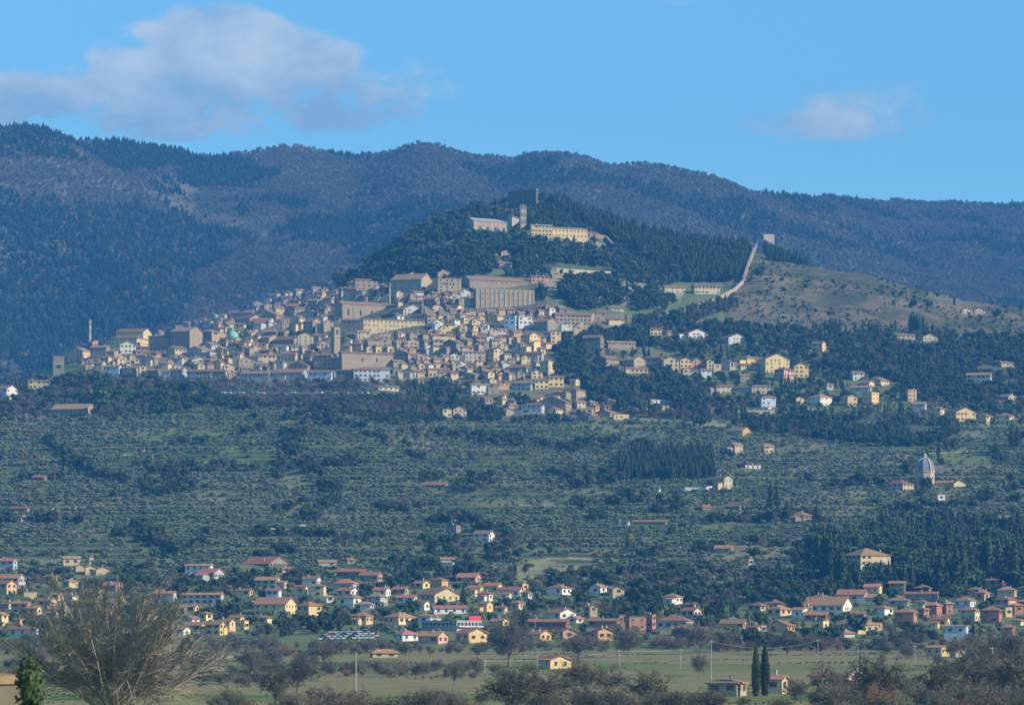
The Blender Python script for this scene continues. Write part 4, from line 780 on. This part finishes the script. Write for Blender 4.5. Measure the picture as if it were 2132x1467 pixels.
# dark hedgerows and gullies crossing the slope
for pl_ in ([(105,925),(150,965),(200,990),(260,1005)],[(280,1100),(330,1130),(380,1155)],[(590,905),(640,975),(700,1040),(640,1090)],[(830,905),(1000,915),(1150,935),(1290,925)],[(1290,1000),(1180,1010)],[(580,1000),(600,940),(640,900)],[(900,1090),(960,1085),(1080,1130)],[(1480,1090),(1600,1085),(1700,1080)],[(1830,1060),(2050,1060)],[(790,1065),(870,1060)]):
    for (a,b) in zip(pl_[:-1],pl_[1:]):
        for t in np.arange(0,1,.06):
            x_,D_,z_=at(a[0]+(b[0]-a[0])*t+rng.normal()*6,a[1]+(b[1]-a[1])*t+rng.normal()*4)
            put('oak' if rng.random()<.75 else 'bare',np.array([x_]),np.array([D_]),np.array([z_]),rng.uniform(5,8.5),1.15)
# village gardens
VIL=[(-300,1195),(2450,1195),(2450,1335),(2132,1338),(1400,1338),(1100,1335),(700,1318),(500,1335),(-300,1335)]
zone(P_VR,8.5,2600,3000,[('oak',.5,4,8,1.1),('olive',.2,3,4.5,1.1),('bare',.15,5,8,1),('cypress',.15,7,11,1.1)],seed=25,thr=.40)
zone([(1330,670),(1400,655),(1520,622),(1540,640),(1420,680),(1340,690)],4.8,2900,3350,[('oak',.5,3,6,1.1),('cypress',.3,6,10,1.1),('bare',.2,4,7,1)],seed=26,thr=.42)
zone(VIL,7.6,1480,1960,[('oak',.36,4,8.5,1.1),('olive',.28,3,4.5,1.1),('bare',.2,4,8,1),('cypress',.09,6,10,1.1),('pine',.03,6,9,1),('shrub',.04,1.5,3,1.4)],seed=20,thr=.2)
zone([(-300,1330),(2450,1330),(2450,1362),(-300,1362)],10,1330,1540,[('bare',.6,3,7,1.1),('shrub',.25,1.5,3,1.3),('oak',.15,3,5,1)],seed=21,thr=.46)
zone([(1700,1210),(2450,1200),(2450,1250),(1700,1250)],7,1700,1950,[('oak',.6,5,9,1.1),('cypress',.4,9,14,1.2)],seed=22,thr=.4)
# hand placed single trees, x top base kind
S1="""1352 822 858 cypress|1422 828 862 cypress|1445 836 860 cypress|1468 836 866 cypress|1494 848 864 oak|1374 842 858 oak|1289 822 856 cypress|1305 820 850 cypress|1693 666 700 cypress|1718 664 696 cypress|1729 664 698 cypress|1735 662 698 cypress|1741 664 699 cypress|1748 664 698 cypress|1780 668 694 cypress|1796 668 692 cypress|1809 665 690 cypress|1816 664 692 cypress|1822 666 692 cypress|1828 665 692 cypress|1854 668 686 cypress|1865 666 686 cypress|1700 672 700 cypress
1896 650 692 cypress|1902 648 694 cypress|1909 650 694 cypress|1915 652 696 cypress|1922 656 696 cypress|1931 670 696 cypress|1942 672 700 cypress|1950 680 706 cypress|1900 620 642 oak|1934 624 642 oak|1987 614 636 cypress|2078 640 660 oak|1987 414 420 oak|1306 1110 1142 cypress|1485 1172 1188 cypress|1954 918 950 cypress|2090 995 1018 cypress|2114 1000 1025 oak|2106 880 935 cypress|2118 885 935 cypress|1740 862 888 cypress|1766 866 888 cypress|2112 1090 1118 pine|1584 551 580 oak|1760 858 880 oak|1648 810 838 pine|1890 960 990 oak|850 590 606 pine|790 575 606 pine|655 548 572 cypress|592 590 606 oak
1705 1115 1210 cypress|1716 1105 1212 cypress|1727 1108 1214 cypress|1738 1112 1210 cypress|1752 1120 1214 cypress|1972 1095 1170 conifer|2050 1120 1210 cypress|2060 1115 1212 cypress|2100 1125 1220 cypress|2112 1120 1222 cypress|2080 1122 1210 cypress|1990 1130 1240 cypress|2005 1125 1235 cypress|1960 1140 1240 cypress|2020 1135 1230 cypress|1240 1200 1234 oak|860 1245 1280 oak|820 1258 1290 oak|965 1215 1262 cypress|345 1245 1280 oak|1170 1192 1225 oak|1560 1300 1345 oak|1580 1308 1350 oak|1345 1215 1250 oak|1365 1220 1255 oak|1605 1000 1062 cypress|1618 1010 1060 cypress|1230 1060 1080 pine|1700 1050 1080 cypress|1640 1040 1080 cypress|540 1290 1330 bare|1785 1270 1320 oak|1530 1245 1285 cypress|1395 1260 1290 cypress|1500 1225 1262 cypress|1512 1228 1262 cypress|1488 1226 1258 cypress|1440 1245 1275 cypress|1855 1310 1348 conifer|1190 960 980 oak|220 805 845 pine|200 810 855 pine|250 812 840 pine|210 830 868 pine|395 790 826 oak|375 792 826 oak|350 792 826 oak|1155 745 775 oak|1000 738 758 cypress|1185 700 735 oak"""
for t in S1.replace('\n','|').split('|'):
    a=t.split(); x_,yt,yb=map(float,a[:3]); X_,D_,Z_=at(x_,yb,500 if yb>450 else 4000); h_=(yb-yt)*D_/F
    k=a[3]; wf=1.0 if k!='cypress' else 1.25
    ALL[k].append((np.array([[X_,D_,Z_-.1]]),np.array([[h_*wf,h_*wf,h_]]),np.array([999.+h_])))
KL={'olive':('olive_tree','olive tree','grey-green terrace olive tree','olive trees on the terraced slope'),
 'oak':('evergreen_tree','evergreen tree','dark round evergreen tree','dark evergreen trees of the hillside and gardens'),
 'cypress':('cypress_tree','cypress','narrow dark cypress','cypresses of the hillside'),
 'pine':('umbrella_pine','umbrella pine','flat-topped green umbrella pine','umbrella pines'),
 'conifer':('conifer_tree','conifer','pointed dark conifer','conifers'),'bare':('leafless_tree','leafless tree','leafless brown winter tree','leafless trees of the slope'),
 'rust':('rust_leaved_tree','rust-leaved tree','round tree with rusty winter leaves','rust-leaved trees'),'shrub':('scrub_bush','scrub bush','low olive-brown scrub bush','scrub bushes')}
QUOTA={'olive':290,'oak':290,'cypress':290,'pine':60,'conifer':3,'bare':200,'rust':40,'shrub':60}
rest=[]
for k in KINDS:
    if not ALL[k]: continue
    P=np.concatenate([a[0] for a in ALL[k]]);S_=np.concatenate([a[1] for a in ALL[k]]);Q=np.concatenate([a[2] for a in ALL[k]])
    order=np.argsort(-Q); mine=order[:QUOTA[k]]; 
    if k in('rust','shrub','bare','conifer'): mine=np.array([i for i in mine if P[i,1]<3600],int)
    left=np.setdiff1d(np.arange(len(P)),mine); nm,cat,lb,gr=KL[k]
    K=np.array(PIDX[k])[rng.integers(0,len(PIDX[k]),len(P))]
    gp={}
    for i in mine:
        o=bpy.data.objects.new(nm,PROTO[k][K[i]-PIDX[k][0]]); link(o); o.location=P[i]; o.scale=S_[i]; o.rotation_euler=(0,0,rng.uniform(0,6.28))
        u_,py_=proj(*P[i]); LM=LV if py_>1130 else LT; na_=nb_=''
        for (xa,a_),(xb,b_) in zip(LM[:-1],LM[1:]):
            if xa<=u_<xb: na_,nb_=a_,b_; break
        lbl=f"{lb} {'standing' if py_>1130 else 'uphill'} between {na_} and {nb_}" if na_ else lb+' beyond the edge of the view'
        gp.setdefault(lbl,[]).append((py_,o))
    for lbl,os_ in gp.items():
        os_.sort(key=lambda t:t[0])
        for j,(_,o) in enumerate(os_):
            tag(o,lbl if (len(os_)==1 or len(os_)>8) else f"{lbl}, {ORD[j]} {'one' if j==0 else 'from top'}",cat,gr)
    rest.append((k,P[left],S_[left],K[left]))
def cat_(sel,kinds):
    a=[(P[sel(P)],S_[sel(P)],K[sel(P)]) for k,P,S_,K in rest if k in kinds]; return [np.concatenate(z) for z in zip(*a)]
far=lambda P:P[:,1]>=3900; nearf=lambda P:P[:,1]<3900
for nm,sel,ks in (('mountain_woods',far,KINDS),('olive_grove',nearf,['olive']),('hillside_woods',nearf,['oak','cypress','pine','conifer']),('winter_thickets',nearf,['bare','rust','shrub'])):
    P,S_,K=cat_(sel,ks); print(nm,len(P)); scatter(nm,P,S_,K)
# grass tufts and weeds of the near fields
X,Y=jgrid(-190,190,420,1450,3.0); u,py=proj(X,Y,zxy(X,Y)); m=(fbm(X/25,Y/25,3,61)>.68)&(u>-200)&(u<2350)&(Y>600); X,Y=X[m],Y[m]; hh=rng.uniform(.2,.55,len(X))
scatter('field_weeds',np.stack([X,Y,zxy(X,Y)-.05],1),np.stack([hh*2,hh*2,hh],1),np.array(PIDX['shrub'])[rng.integers(0,3,len(X))])
# ---------------------------------------------------------------- bare trees near the camera, branch by branch
class Tubes:
    def __init__(s): s.V=[];s.F=[]
    def tube(s,pts,r0,r1,n=3):
        k0=len(s.V); m_=len(pts)
        for i,p in enumerate(pts):
            q=pts[min(i+1,m_-1)]-pts[max(i-1,0)]; q/=np.linalg.norm(q)+1e-9; a=np.cross(q,(.3,.9,.1)); a/=np.linalg.norm(a)+1e-9; b=np.cross(q,a); r_=r0+(r1-r0)*i/(m_-1)
            for k in range(n): t=2*math.pi*k/n; s.V.append(tuple(p+(a*math.cos(t)+b*math.sin(t))*r_))
        for i in range(m_-1):
            for k in range(n): s.F.append((k0+i*n+k,k0+i*n+(k+1)%n,k0+(i+1)*n+(k+1)%n,k0+(i+1)*n+k))
def tree2(name,pair,loc,h,wf,rz,label,cat,group=None):
    root=bpy.data.objects.new(name,None); link(root); root.location=loc; root.scale=(h*wf,h*wf,h); root.rotation_euler=(0,0,rz)
    for nm,me in zip(('trunk','branches'),pair): o=bpy.data.objects.new(nm,me); link(o); o.parent=root
    return tag(root,label,cat,group)
def dome_tree(seed,zc,rz,rx,th,n,rt,bm,tm,rtw):
    r=np.random.default_rng(seed); T_=(Tubes(),Tubes()); top=np.array([r.normal()*.02,r.normal()*.02,th])
    if th>.12: T_[0].tube([np.array([0,0,-.04]),top*np.array([.4,.4,.5]),top],rt,rt*.75,7)
    def rec(p,tgt,r0,lev,up):
        d=tgt-p; L_=np.linalg.norm(d); m=p+d*.5+up*L_*.22+r.normal(size=3)*L_*.06; pts=[p*(1-t)**2+m*2*t*(1-t)+tgt*t*t for t in (0,.2,.4,.6,.8,1)]
        for i in range(1,5): pts[i]=pts[i]+r.normal(size=3)*L_*.018
        T_[0 if lev==0 else 1].tube(pts,max(r0,rtw),max(r0*.35,rtw*.7),4 if lev==0 else 3)
        if lev>=len(n)-1: return
        for k in range(n[lev+1]):
            t=r.uniform(.3,1)*5; a=min(int(t),4); q=pts[a]+(pts[a+1]-pts[a])*(t-a); e=d/L_*.55+r.normal(size=3)*.62; e[2]+=.1; e/=np.linalg.norm(e)
            rec(q,q+e*L_*r.uniform(.35,.6),r0*.42,lev+1,np.array([0,0,.5]))
    for k in range(n[0]):
        ct=1-(k+.5)/n[0]*1.25; st=math.sqrt(max(0,1-ct*ct)); ph=k*2.4+r.uniform(-.3,.3); f=r.uniform(.62,.92)
        tgt=np.array([st*math.cos(ph)*rx*f,st*math.sin(ph)*rx*f,zc+ct*rz*f]); st_=top*np.array([1,1,r.uniform(.75,1)]) if th>.12 else np.array([r.normal()*rx*.25,r.normal()*rx*.25,-.03])
        rec(st_,tgt,rt*.5,0,np.array([0,0,.6]))
    A=np.array(T_[1].V); tp=np.percentile(A[:,2],99.3); rad=np.percentile(np.hypot(A[:,0],A[:,1]),97)
    f=lambda V_:[((x/rad*.5),(y/rad*.5),z/tp) for x,y,z in V_]
    return mesh('trunk',f(T_[0].V),T_[0].F,[M[bm]]),mesh('branches',f(T_[1].V),T_[1].F,[M[tm]])
OP=[dome_tree(s,.62,.36,.42,.30,(11,7,6,5,4),.030,'bark','twig_grey',.0026) for s in (1,2,3,4)]
BU=[dome_tree(s+10,.42,.5,.5,0,(16,6,6,5),.018,'twig_grey','twig_grey',.005) for s in range(4)]
BR=[dome_tree(30,.42,.5,.5,0,(16,6,6,5),.018,'twig_grey','leaf_rust',.005)]
# willow
Dw=430.
def willow_meshes():
    r=np.random.default_rng(78); T_=(Tubes(),Tubes()); T_[0].tube([np.array([0,0,-.03]),np.array([.01,0,.1]),np.array([0,.01,.2])],.03,.024,8)
    for k in range(58):
        th=R(66)*math.sqrt((k+.5)/58)*r.uniform(.9,1.08); ph=k*2.39996; d=np.array([math.sin(th)*math.cos(ph),math.sin(th)*math.sin(ph),math.cos(th)])
        l=.80/(math.cos(th)**.35)*r.uniform(.8,1.03)*(1-.25*(th/R(66))**2); p=np.array([0,0,.14+r.uniform(0,.07)]); pts=[p]; dd=d.copy()
        for i in range(8): dd=dd+r.normal(size=3)*.055+np.array([0,0,.03]); dd/=np.linalg.norm(dd); pts.append(pts[-1]+dd*l/8)
        T_[0].tube(pts,.0085*r.uniform(.6,1.1),.0014,4)
        for j in range(36):
            t=r.uniform(.22,.97)*8; a=int(t); q=pts[a]+(pts[a+1]-pts[a])*(t-a); e=dd+r.normal(size=3)*.42+np.array([0,0,.06]); e/=np.linalg.norm(e); l2=l*.30*r.uniform(.5,1.1)*(1.15-t/8*.6)
            qs=[q]
            for i in range(3): e=e+r.normal(size=3)*.08; e/=np.linalg.norm(e); qs.append(qs[-1]+e*l2/3)
            T_[1].tube(qs,.0023,.0010,3)
            for m_ in range(9):
                f_=r.uniform(.2,1)*3; b=min(int(f_),2); g=qs[b]+(qs[b+1]-qs[b])*(f_-b); e2=e+r.normal(size=3)*.42; e2/=np.linalg.norm(e2); T_[1].tube([g,g+e2*l2*r.uniform(.25,.55)],.0011,.0006,3)
    return mesh('trunk',T_[0].V,T_[0].F,[M['bark_pale']]),mesh('branches',T_[1].V,T_[1].F,[M['twig']])
wm=willow_meshes()
tree2('willow_tree',wm,((238-CX)/F*Dw,Dw,0),21.3,.93,0.4,'great leafless willow with a fan of pale upright stems','willow')
def place(x,yb,D=None):
    if D is None: X_,D,Z_=at(x,yb); return X_,D,Z_
    return (x-CX)/F*D,D,float(zxy((x-CX)/F*D,D))
BT=[(1060,1281,1388,88,0,'round bare tree on a short dark trunk in front of the white store'),(1216,1372,1462,86,1,'forked bare tree with a yellow-tipped crown at the field edge'),(1066,1388,1490,112,2,'dark forked bare tree rising from the bottom hedge'),(1310,1308,1368,66,3,'bare tree in front of the brick works'),(1205,1318,1372,90,1,'wide bare tree behind the yellow farm cottage'),(1456,1300,1362,56,2,'bare tree beside the concrete pole'),(1456,1350,1414,34,0,'slender bare tree alone on the green field'),(946,1382,1428,36,3,'small bare tree standing on the brown strip'),(676,1338,1384,64,1,'rounded leafless tree near the car lot field'),(1272,1384,1458,60,0,'bare tree with upswept limbs next to the yellow-tipped one'),(1832,1368,1480,120,2,'broad dark bare tree beyond the garden shed'),(2098,1316,1420,110,3,'tall tangled bare tree at the end of the fields'),(1640,1310,1362,70,0,'bare tree behind the cypress pair'),(1880,1310,1352,50,1,'thin bare tree below the brick blocks'),(1500,1310,1358,54,3,'bare tree by the orange low roof'),(1420,1298,1345,50,1,'bare tree below the red hip roof'),(2040,1335,1470,120,0,'dark spreading bare tree among the scrub at the field corner'),(2120,1350,1480,130,1,'large dense bare tree cut by the edge of the view'),(1960,1380,1475,90,3,'low spreading bare tree before the reddish bush'),(1150,1395,1478,90,0,'bare tree between the two forked trees'),(1350,1400,1480,86,2,'bare tree in the scrub before the barn field'),(330,1350,1440,90,3,'bare tree half hidden by the great willow'),(430,1340,1420,84,0,'grey bare tree at the edge of the willow crown'),(620,1370,1450,80,1,'grey bare tree above the bottom ditch'),(1730,1385,1470,88,1,'bare tree overhanging the orange hut'),(520,1345,1412,60,2,'thin bare tree in the brown thicket'),(575,1395,1480,70,3,'dark bare tree in the bottom thicket'),(1990,1330,1372,46,2,'small bare tree beside the yellow farm store')]
for j,(x_,yt,yb,wd,v,lb) in enumerate(BT):
    X_,D_,Z_=place(x_,yb) if yb<1462 else place(x_,yb,90000/(yb-HY)); s=D_/F; h=(yb-yt)*s
    tree2('bare_tree',OP[v],(X_,D_,Z_),h*1.03,wd/(yb-yt)*1.15,j*1.3,lb,'bare tree','bare trees of the near fields')
# yellow-tipped crown of the pollard
r=np.random.default_rng(5); T_=Tubes(); X_,D_,Z_=place(1228,1457); s=D_/F
for k in range(260):
    p=np.array([r.normal()*14*s*.5,r.normal()*1.2,(1457-1398+r.normal()*3)*s]); q=p+np.array([p[0]*.25+r.normal()*.2,r.normal()*.3,r.uniform(.6,1.5)]); T_.tube([p,(p+q)/2+r.normal(size=3)*.08,q],.03,.015)
yt_=bpy.data.objects.new('yellow_shoots',mesh('yellow_shoots',T_.V,T_.F,[M['twig_yellow']])); link(yt_); yt_.location=(X_,D_,Z_); 
for o in sc.objects:
    if o.get('label')==BT[1][5]:
        bpy.context.view_layer.update(); yt_.parent=o; yt_.matrix_parent_inverse=o.matrix_world.inverted()
# hedge and thicket bushes
r=random.Random(4); bl=[]
def bushes(poly,n,h0,h1,lab,rust=.06,wf=(1.1,1.8)):
    xs=[p[0] for p in poly]; ys=[p[1] for p in poly]; c=0; t=0
    while c<n and t<n*30:
        t+=1; x_,y_=r.uniform(min(xs),max(xs)),r.uniform(min(ys),max(ys))
        if not inpoly(np.array(x_),np.array(y_),poly): continue
        X_,D_,Z_=place(x_,y_) if y_<1455 else place(x_,y_,90000/(y_-HY)); h=r.uniform(h0,h1)
        tp=y_-h*F/D_
        if any(h_['box'][0]-8<x_<h_['box'][1]+8 and tp<h_['box'][2]+.5*(h_['box'][3]-h_['box'][2]) and h_['box'][3]>1335 and y_>h_['box'][2] and D_<h_['o'].location.y for h_ in HOUSES): continue
        if 1560<x_<1606 and y_>1440: continue
        c+=1; bl.append((y_,x_,tree2('bare_bush',BR[0] if r.random()<rust else BU[r.randrange(4)],(X_,D_,Z_),h,r.uniform(*wf),r.uniform(0,6),None,'bush','bare bushes of the near fields'),lab))
bushes([(-200,1340),(620,1335),(660,1400),(560,1430),(-200,1440)],120,3,6,'brown leafless bush in the thicket behind the great willow',wf=(1.4,2.2))
bushes([(640,1392),(1060,1392),(1060,1412),(640,1412)],40,2,4.5,'low brown bush on the hedge line across the fields')
bushes([(440,1475),(1000,1475),(1000,1500),(440,1500)],26,3.0,4.6,'dark twiggy bush along the bottom ditch')
bushes([(1000,1462),(1480,1462),(1480,1490),(1000,1490)],30,2.6,4.6,'tangled bush below the forked bare trees')
bushes([(1620,1452),(2132,1440),(2300,1440),(2300,1500),(1620,1500)],70,2.8,5.5,'bare bush in the scrub beyond the orange hut',rust=.05)
bushes([(1800,1372),(1960,1366),(2260,1362),(2260,1400),(1960,1385)],34,3,7,'bare bush on the bank near the farm store',rust=.05)
bushes([(620,1345),(1060,1345),(1060,1362),(620,1362)],30,2.5,5,'brown bush on the bank behind the green field')
bushes([(1060,1345),(1900,1345),(1900,1358),(1060,1358)],40,3,6,'brown bush below the village houses')
bushes([(1480,1452),(1560,1455),(1560,1475),(1480,1475)],3,1.5,2.5,'low bush in front of the brick barn')
bg_={}
for y_,x_,o,lab in bl: bg_.setdefault(lab,[]).append((x_,o))
for lab,os_ in bg_.items():
    for x_,o in os_:
        for (xa,na_),(xb,nb_) in zip(LV[:-1],LV[1:]):
            if xa<=x_<xb: break
        tag(o,lab+(', standing below the '+na_ if len(os_)>8 and 'below' not in lab else ''))
# cypress pair, detailed
cyp=[]
for s_ in (0,1):
    lobes=[((s_*.004),0,z,.085*(1-abs(z-.40)**1.7*2.0)*random.uniform(.9,1.08)+.012,.085) for z in np.linspace(.06,.95,13)]
    V,Fc,mi=leafcloud(lobes,6500,.0085,s_+40,True); cyp.append(mesh('crown',V,Fc,[M['leaf_cypress']]))
tk=Tubes(); tk.tube([np.array([0,0,-.05]),np.array([0,0,.3])],.014,.01,8); tkm=mesh('trunk',tk.V,tk.F,[M['bark']])
for x_,yt,yb,cm_,lb in ((1574,1341,1449,cyp[0],'slightly shorter dark cypress of the pair, next to the brick barn'),(1592,1336,1447,cyp[1],'taller dark cypress of the pair, next to the tan outbuilding')):
    X_,D_,Z_=place(x_,yb); h=(yb-yt)*D_/F; root=bpy.data.objects.new('cypress_tree',None); link(root); root.location=(X_,D_,Z_); root.scale=(h*.97,h*.97,h); tag(root,lb,'cypress','the cypress pair')
    for nm,me in (('trunk',tkm),('crown',cm_)): o=bpy.data.objects.new(nm,me); link(o); o.parent=root
# close things at the bottom corner
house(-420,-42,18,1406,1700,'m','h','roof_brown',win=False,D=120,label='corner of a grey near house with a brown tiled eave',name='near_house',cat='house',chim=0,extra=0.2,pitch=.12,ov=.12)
V,Fc,mi=leafcloud([(0,0,z,.045,.07) for z in np.linspace(.1,.95,11)],5000,.006,91,True)
o=ob('tall_shrub',mesh('tall_shrub',V,Fc,[M['leaf_cypress']]),None,((62-CX)/F*90,90,0)); o.scale=(8,8,11.6); tag(o,'dark blurred evergreen shrub close to the camera beside the near house','shrub')
# ---------------------------------------------------------------- cars
def car_mesh(c):
    V=[];Fc=[];mi=[]
    def q(k,pts):
        i=len(V); V.extend(pts); Fc.extend([(i,i+3,i+2,i+1),(i+4,i+5,i+6,i+7),(i,i+1,i+5,i+4),(i+1,i+2,i+6,i+5),(i+2,i+3,i+7,i+6),(i+3,i,i+4,i+7)]); mi.extend([k]*6)
    q(0,[(-2.1,-.85,.3),(2.1,-.85,.3),(2.1,.85,.3),(-2.1,.85,.3),(-2.05,-.85,.85),(2.0,-.82,.78),(2.0,.82,.78),(-2.05,.85,.85)])
    return mesh('car_body',V,Fc,[c],mi)
carm={k:mat('paint_'+k,c,.3,.03,1,.05,spec=.6) for k,c in (('white',(.8,.8,.8)),('silver',(.5,.52,.55)),('dark',(.04,.05,.07)),('red',(.45,.03,.03)),('blue',(.05,.12,.35)))}
bodies={k:car_mesh(m_) for k,m_ in carm.items()}
Vc=[(-1.7,-.8,.86),(1.0,-.8,.8),(1.0,.8,.8),(-1.7,.8,.86),(-1.3,-.66,1.42),(.45,-.66,1.42),(.45,.66,1.42),(-1.3,.66,1.42)]
cabin=mesh('cabin',Vc,[(0,3,2,1),(4,5,6,7),(0,1,5,4),(1,2,6,5),(2,3,7,6),(3,0,4,7)],[M['pane'],M['metal']],[0,1,0,0,0,0])
wl_=Tubes(); wl_.tube([np.array([0,-.12,0]),np.array([0,.12,0])],.33,.33,10); wheel=mesh('wheel',wl_.V+[(0,-.12,0),(0,.12,0)],wl_.F+[(k,(k+1)%10,20) for k in range(10)]+[((k+1)%10+10,k+10,21) for k in range(10)],[M['asphalt']])
def car(x_,y_,k,rz,lab,grp_,far_=False,ymin=400):
    X_,D_,Z_=at(x_,y_,ymin); o=bpy.data.objects.new('parked_car',bodies[k]); link(o); o.location=(X_,D_,Z_+.25); o.rotation_euler=(0,0,rz)
    c=bpy.data.objects.new('cabin',cabin); link(c); c.parent=o
    if not far_:
        for a in (-1.3,1.3):
            for b in (-.8,.8): c=bpy.data.objects.new('wheel',wheel); link(c); c.parent=o; c.location=(a,b,.33)
    return tag(o,lab,'car',grp_)
rc_=random.Random(9); cc={}
for row,(xa,xb,yy_) in enumerate([(690,770,1319),(680,782,1323.5),(672,784,1328),(668,776,1332.5)]):
    x_=xa; n=0
    while x_<xb:
        k=rc_.choices(['white','silver','dark','red','blue'],[50,25,15,4,6])[0]; n+=1
        cc[(k,row)]=cc.get((k,row),0)+1
        car(x_,yy_-(x_-xa)*.02,k,R(rc_.choice([78,84,80])),f"{k} car, {ORD[cc[(k,row)]-1].replace('top','first')} of its colour in the {['back','second','third','front'][row]} row of the car lot",'cars in the valley car lot'); x_+=rc_.uniform(10.5,13)
cn={}
for xa,xb in ((462,552),(588,622),(660,768)):
    x_=xa
    while x_<xb:
        k=rc_.choices(['white','silver','dark','red','blue'],[55,25,12,4,4])[0]; cn[k]=cn.get(k,0)+1
        car(x_,819.5,k,R(rc_.choice([70,80,85,100,110])),f"{k} car parked on the town terrace, {ORD[cn[k]-1].replace('top','first')} of its colour from the ramp",'cars on the town terrace',True); x_+=rc_.choice([6,7,9,12,20])
# ---------------------------------------------------------------- poles, wires, fences
def pole(x_,yt,yb,lab,r0=.16,arm=False,name='utility_pole',D=None,m_='pole'):
    X_,D_,Z_=place(x_,yb,D); h=(yb-yt)*D_/F; T_=Tubes(); T_.tube([np.array([0,0,-.5]),np.array([0,0,h*.5]),np.array([0,0,h])],r0,r0*.6,7)
    root=ob(name,mesh(name,T_.V,T_.F,[M[m_]]),None,(X_,D_,Z_))
    if arm: ob('crossarm',boxmesh('crossarm',M['metal'],(-.9,.9,-.06,.06,h-.5,h-.38)),root); 
    return tag(root,lab,'pole','poles of the valley'),(X_,D_,Z_+h)
pole(741,1356,1446,'tall pale concrete pole alone in the brown hedge',.17)
pole(1989,1066,1118,'white lamp mast on the meadow above the dark wood',.3,True,name='lamp_mast')
pole(1890,600,612,'small white mast on the dry hill',.4,name='mast')
pole(748,1278,1335,'pole at the car lot corner',.12); pole(788,1306,1325,'short lamp pole above the car lot',.12)
pole(1114,1278,1318,'street lamp over the orange gabled roofs',.12,True,name='street_lamp'); pole(2066,1345,1440,'leaning concrete pole in front of the tangled bare tree',.16,True); pole(1672,1125,1142,'thin pole on the slope beside the cypress wood',.2)
pole(1119,1352,1398,'grey pole next to the yellow farm cottage',.14); pole(1095,1344,1372,'short pole left standing behind the cottage hedge',.14)
tops=[]
for x_,yt,yb,l_ in ((1010,1372,1400,'first wooden wire pole on the green field'),(1290,1352,1392,'second wire pole beside the wide bare tree'),(1417,1349,1390,'wire pole at the middle of the green field'),(1481,1332,1416,'tall concrete pole near the slender bare tree'),(1703,1330,1374,'wire pole behind the orange hut'),(1786,1338,1376,'wire pole before the low red houses'),(1905,1342,1380,'last wire pole before the farm store')):
    tops.append(pole(x_,yt,yb,l_,.13,True)[1])
for j,(a,b) in enumerate(zip(tops[:-1],tops[1:])):
    T_=Tubes(); a=np.array(a);b=np.array(b); L3=np.linalg.norm(b-a)
    T_.tube([a+(b-a)*t+np.array([0,0,-.35-4*t*(1-t)*min(2.5,L3*.018)]) for t in np.linspace(0,1,13)],.022,.022,3)
    tag(ob('overhead_cable',mesh('overhead_cable',T_.V,T_.F,[M['metal']])),f"thin sagging cable, {['first','second','third','fourth','fifth','sixth'][j]} span from the willow side",'cable','cable spans over the fields')
wall_run([(726,1313),(780,1313),(826,1315)],1.8,.3,'copper_green','long dark green court fence above the car lot',name='court_fence',cat='fence')
for x0,x1,y_,lb in ((858,890,1180,'small teal-roofed greenhouse above the village'),(918,944,1178,'teal-roofed greenhouse with a break beside it'),(948,980,1183,'longest teal-roofed greenhouse under the olive terraces')):
    house(x0,x1-2,x1,y_-4,y_+2,'g','f','copper_green',win=False,label=lb,name='greenhouse',cat='greenhouse',chim=0); tag(HOUSES[-1]['o'],lb,'greenhouse','greenhouses above the village')
tag(HOUSES[-4]['o'],HOUSES[-4]['label'],HOUSES[-4]['cat'])
# dirt tracks laid on the slope
def track(pts,wd,name='dirt_track'):
    V=[];Fc=[];P=[]
    for (a,b) in zip(pts[:-1],pts[1:]):
        for k in range(10): t=k/10; P.append(at(a[0]*(1-t)+b[0]*t,a[1]*(1-t)+b[1]*t))
    for k,(x_,y_,z_) in enumerate(P):
        q=P[min(k+1,len(P)-1)]; p=P[max(k-1,0)]; dx,dy=q[0]-p[0],q[1]-p[1]; l=math.hypot(dx,dy) or 1; nx,ny=-dy/l*wd/2,dx/l*wd/2
        for sgn in (-1,1):
            xx,yy_=x_+nx*sgn,y_+ny*sgn; V.append((xx,yy_,float(zxy(xx,yy_))+.35))
        if k: b=2*(k-1); Fc.append((b,b+1,b+3,b+2))
    tag(ob(name,mesh(name,V,Fc,[M['gravel']])),kind='structure')
track([(255,950),(300,938),(355,926)],5); track([(360,1018),(400,1010),(430,1000)],4); track([(30,1065),(180,1056),(300,1040)],3); track([(930,990),(1000,985),(1040,975)],4); track([(560,1100),(600,1104),(640,1092)],4); track([(1370,880),(1470,885),(1500,888)],3); track([(1820,952),(1900,946),(2040,940)],3); track([(1690,730),(1620,732),(1600,735)],4); track([(1680,1120),(1620,1128),(1540,1130)],3)
# ---------------------------------------------------------------- air
hb=boxmesh('haze',None,(-3200,3200,-150,7600,-400,1150))
hb.materials.clear(); hm=bpy.data.materials.new('haze_air'); hm.use_nodes=True; t=hm.node_tree; t.nodes.clear(); pv=t.nodes.new('ShaderNodeVolumePrincipled'); mo=t.nodes.new('ShaderNodeOutputMaterial')
pv.inputs['Color'].default_value=(*HAZE_COL,1); pv.inputs['Density'].default_value=HAZE_DENS; pv.inputs['Anisotropy'].default_value=0.0; t.links.new(pv.outputs[0],mo.inputs['Volume']); hb.materials.append(hm)
tag(ob('haze',hb),kind='stuff')
print('objects',len(sc.objects),'zmin',Z.min(),'zmax',Z.max())
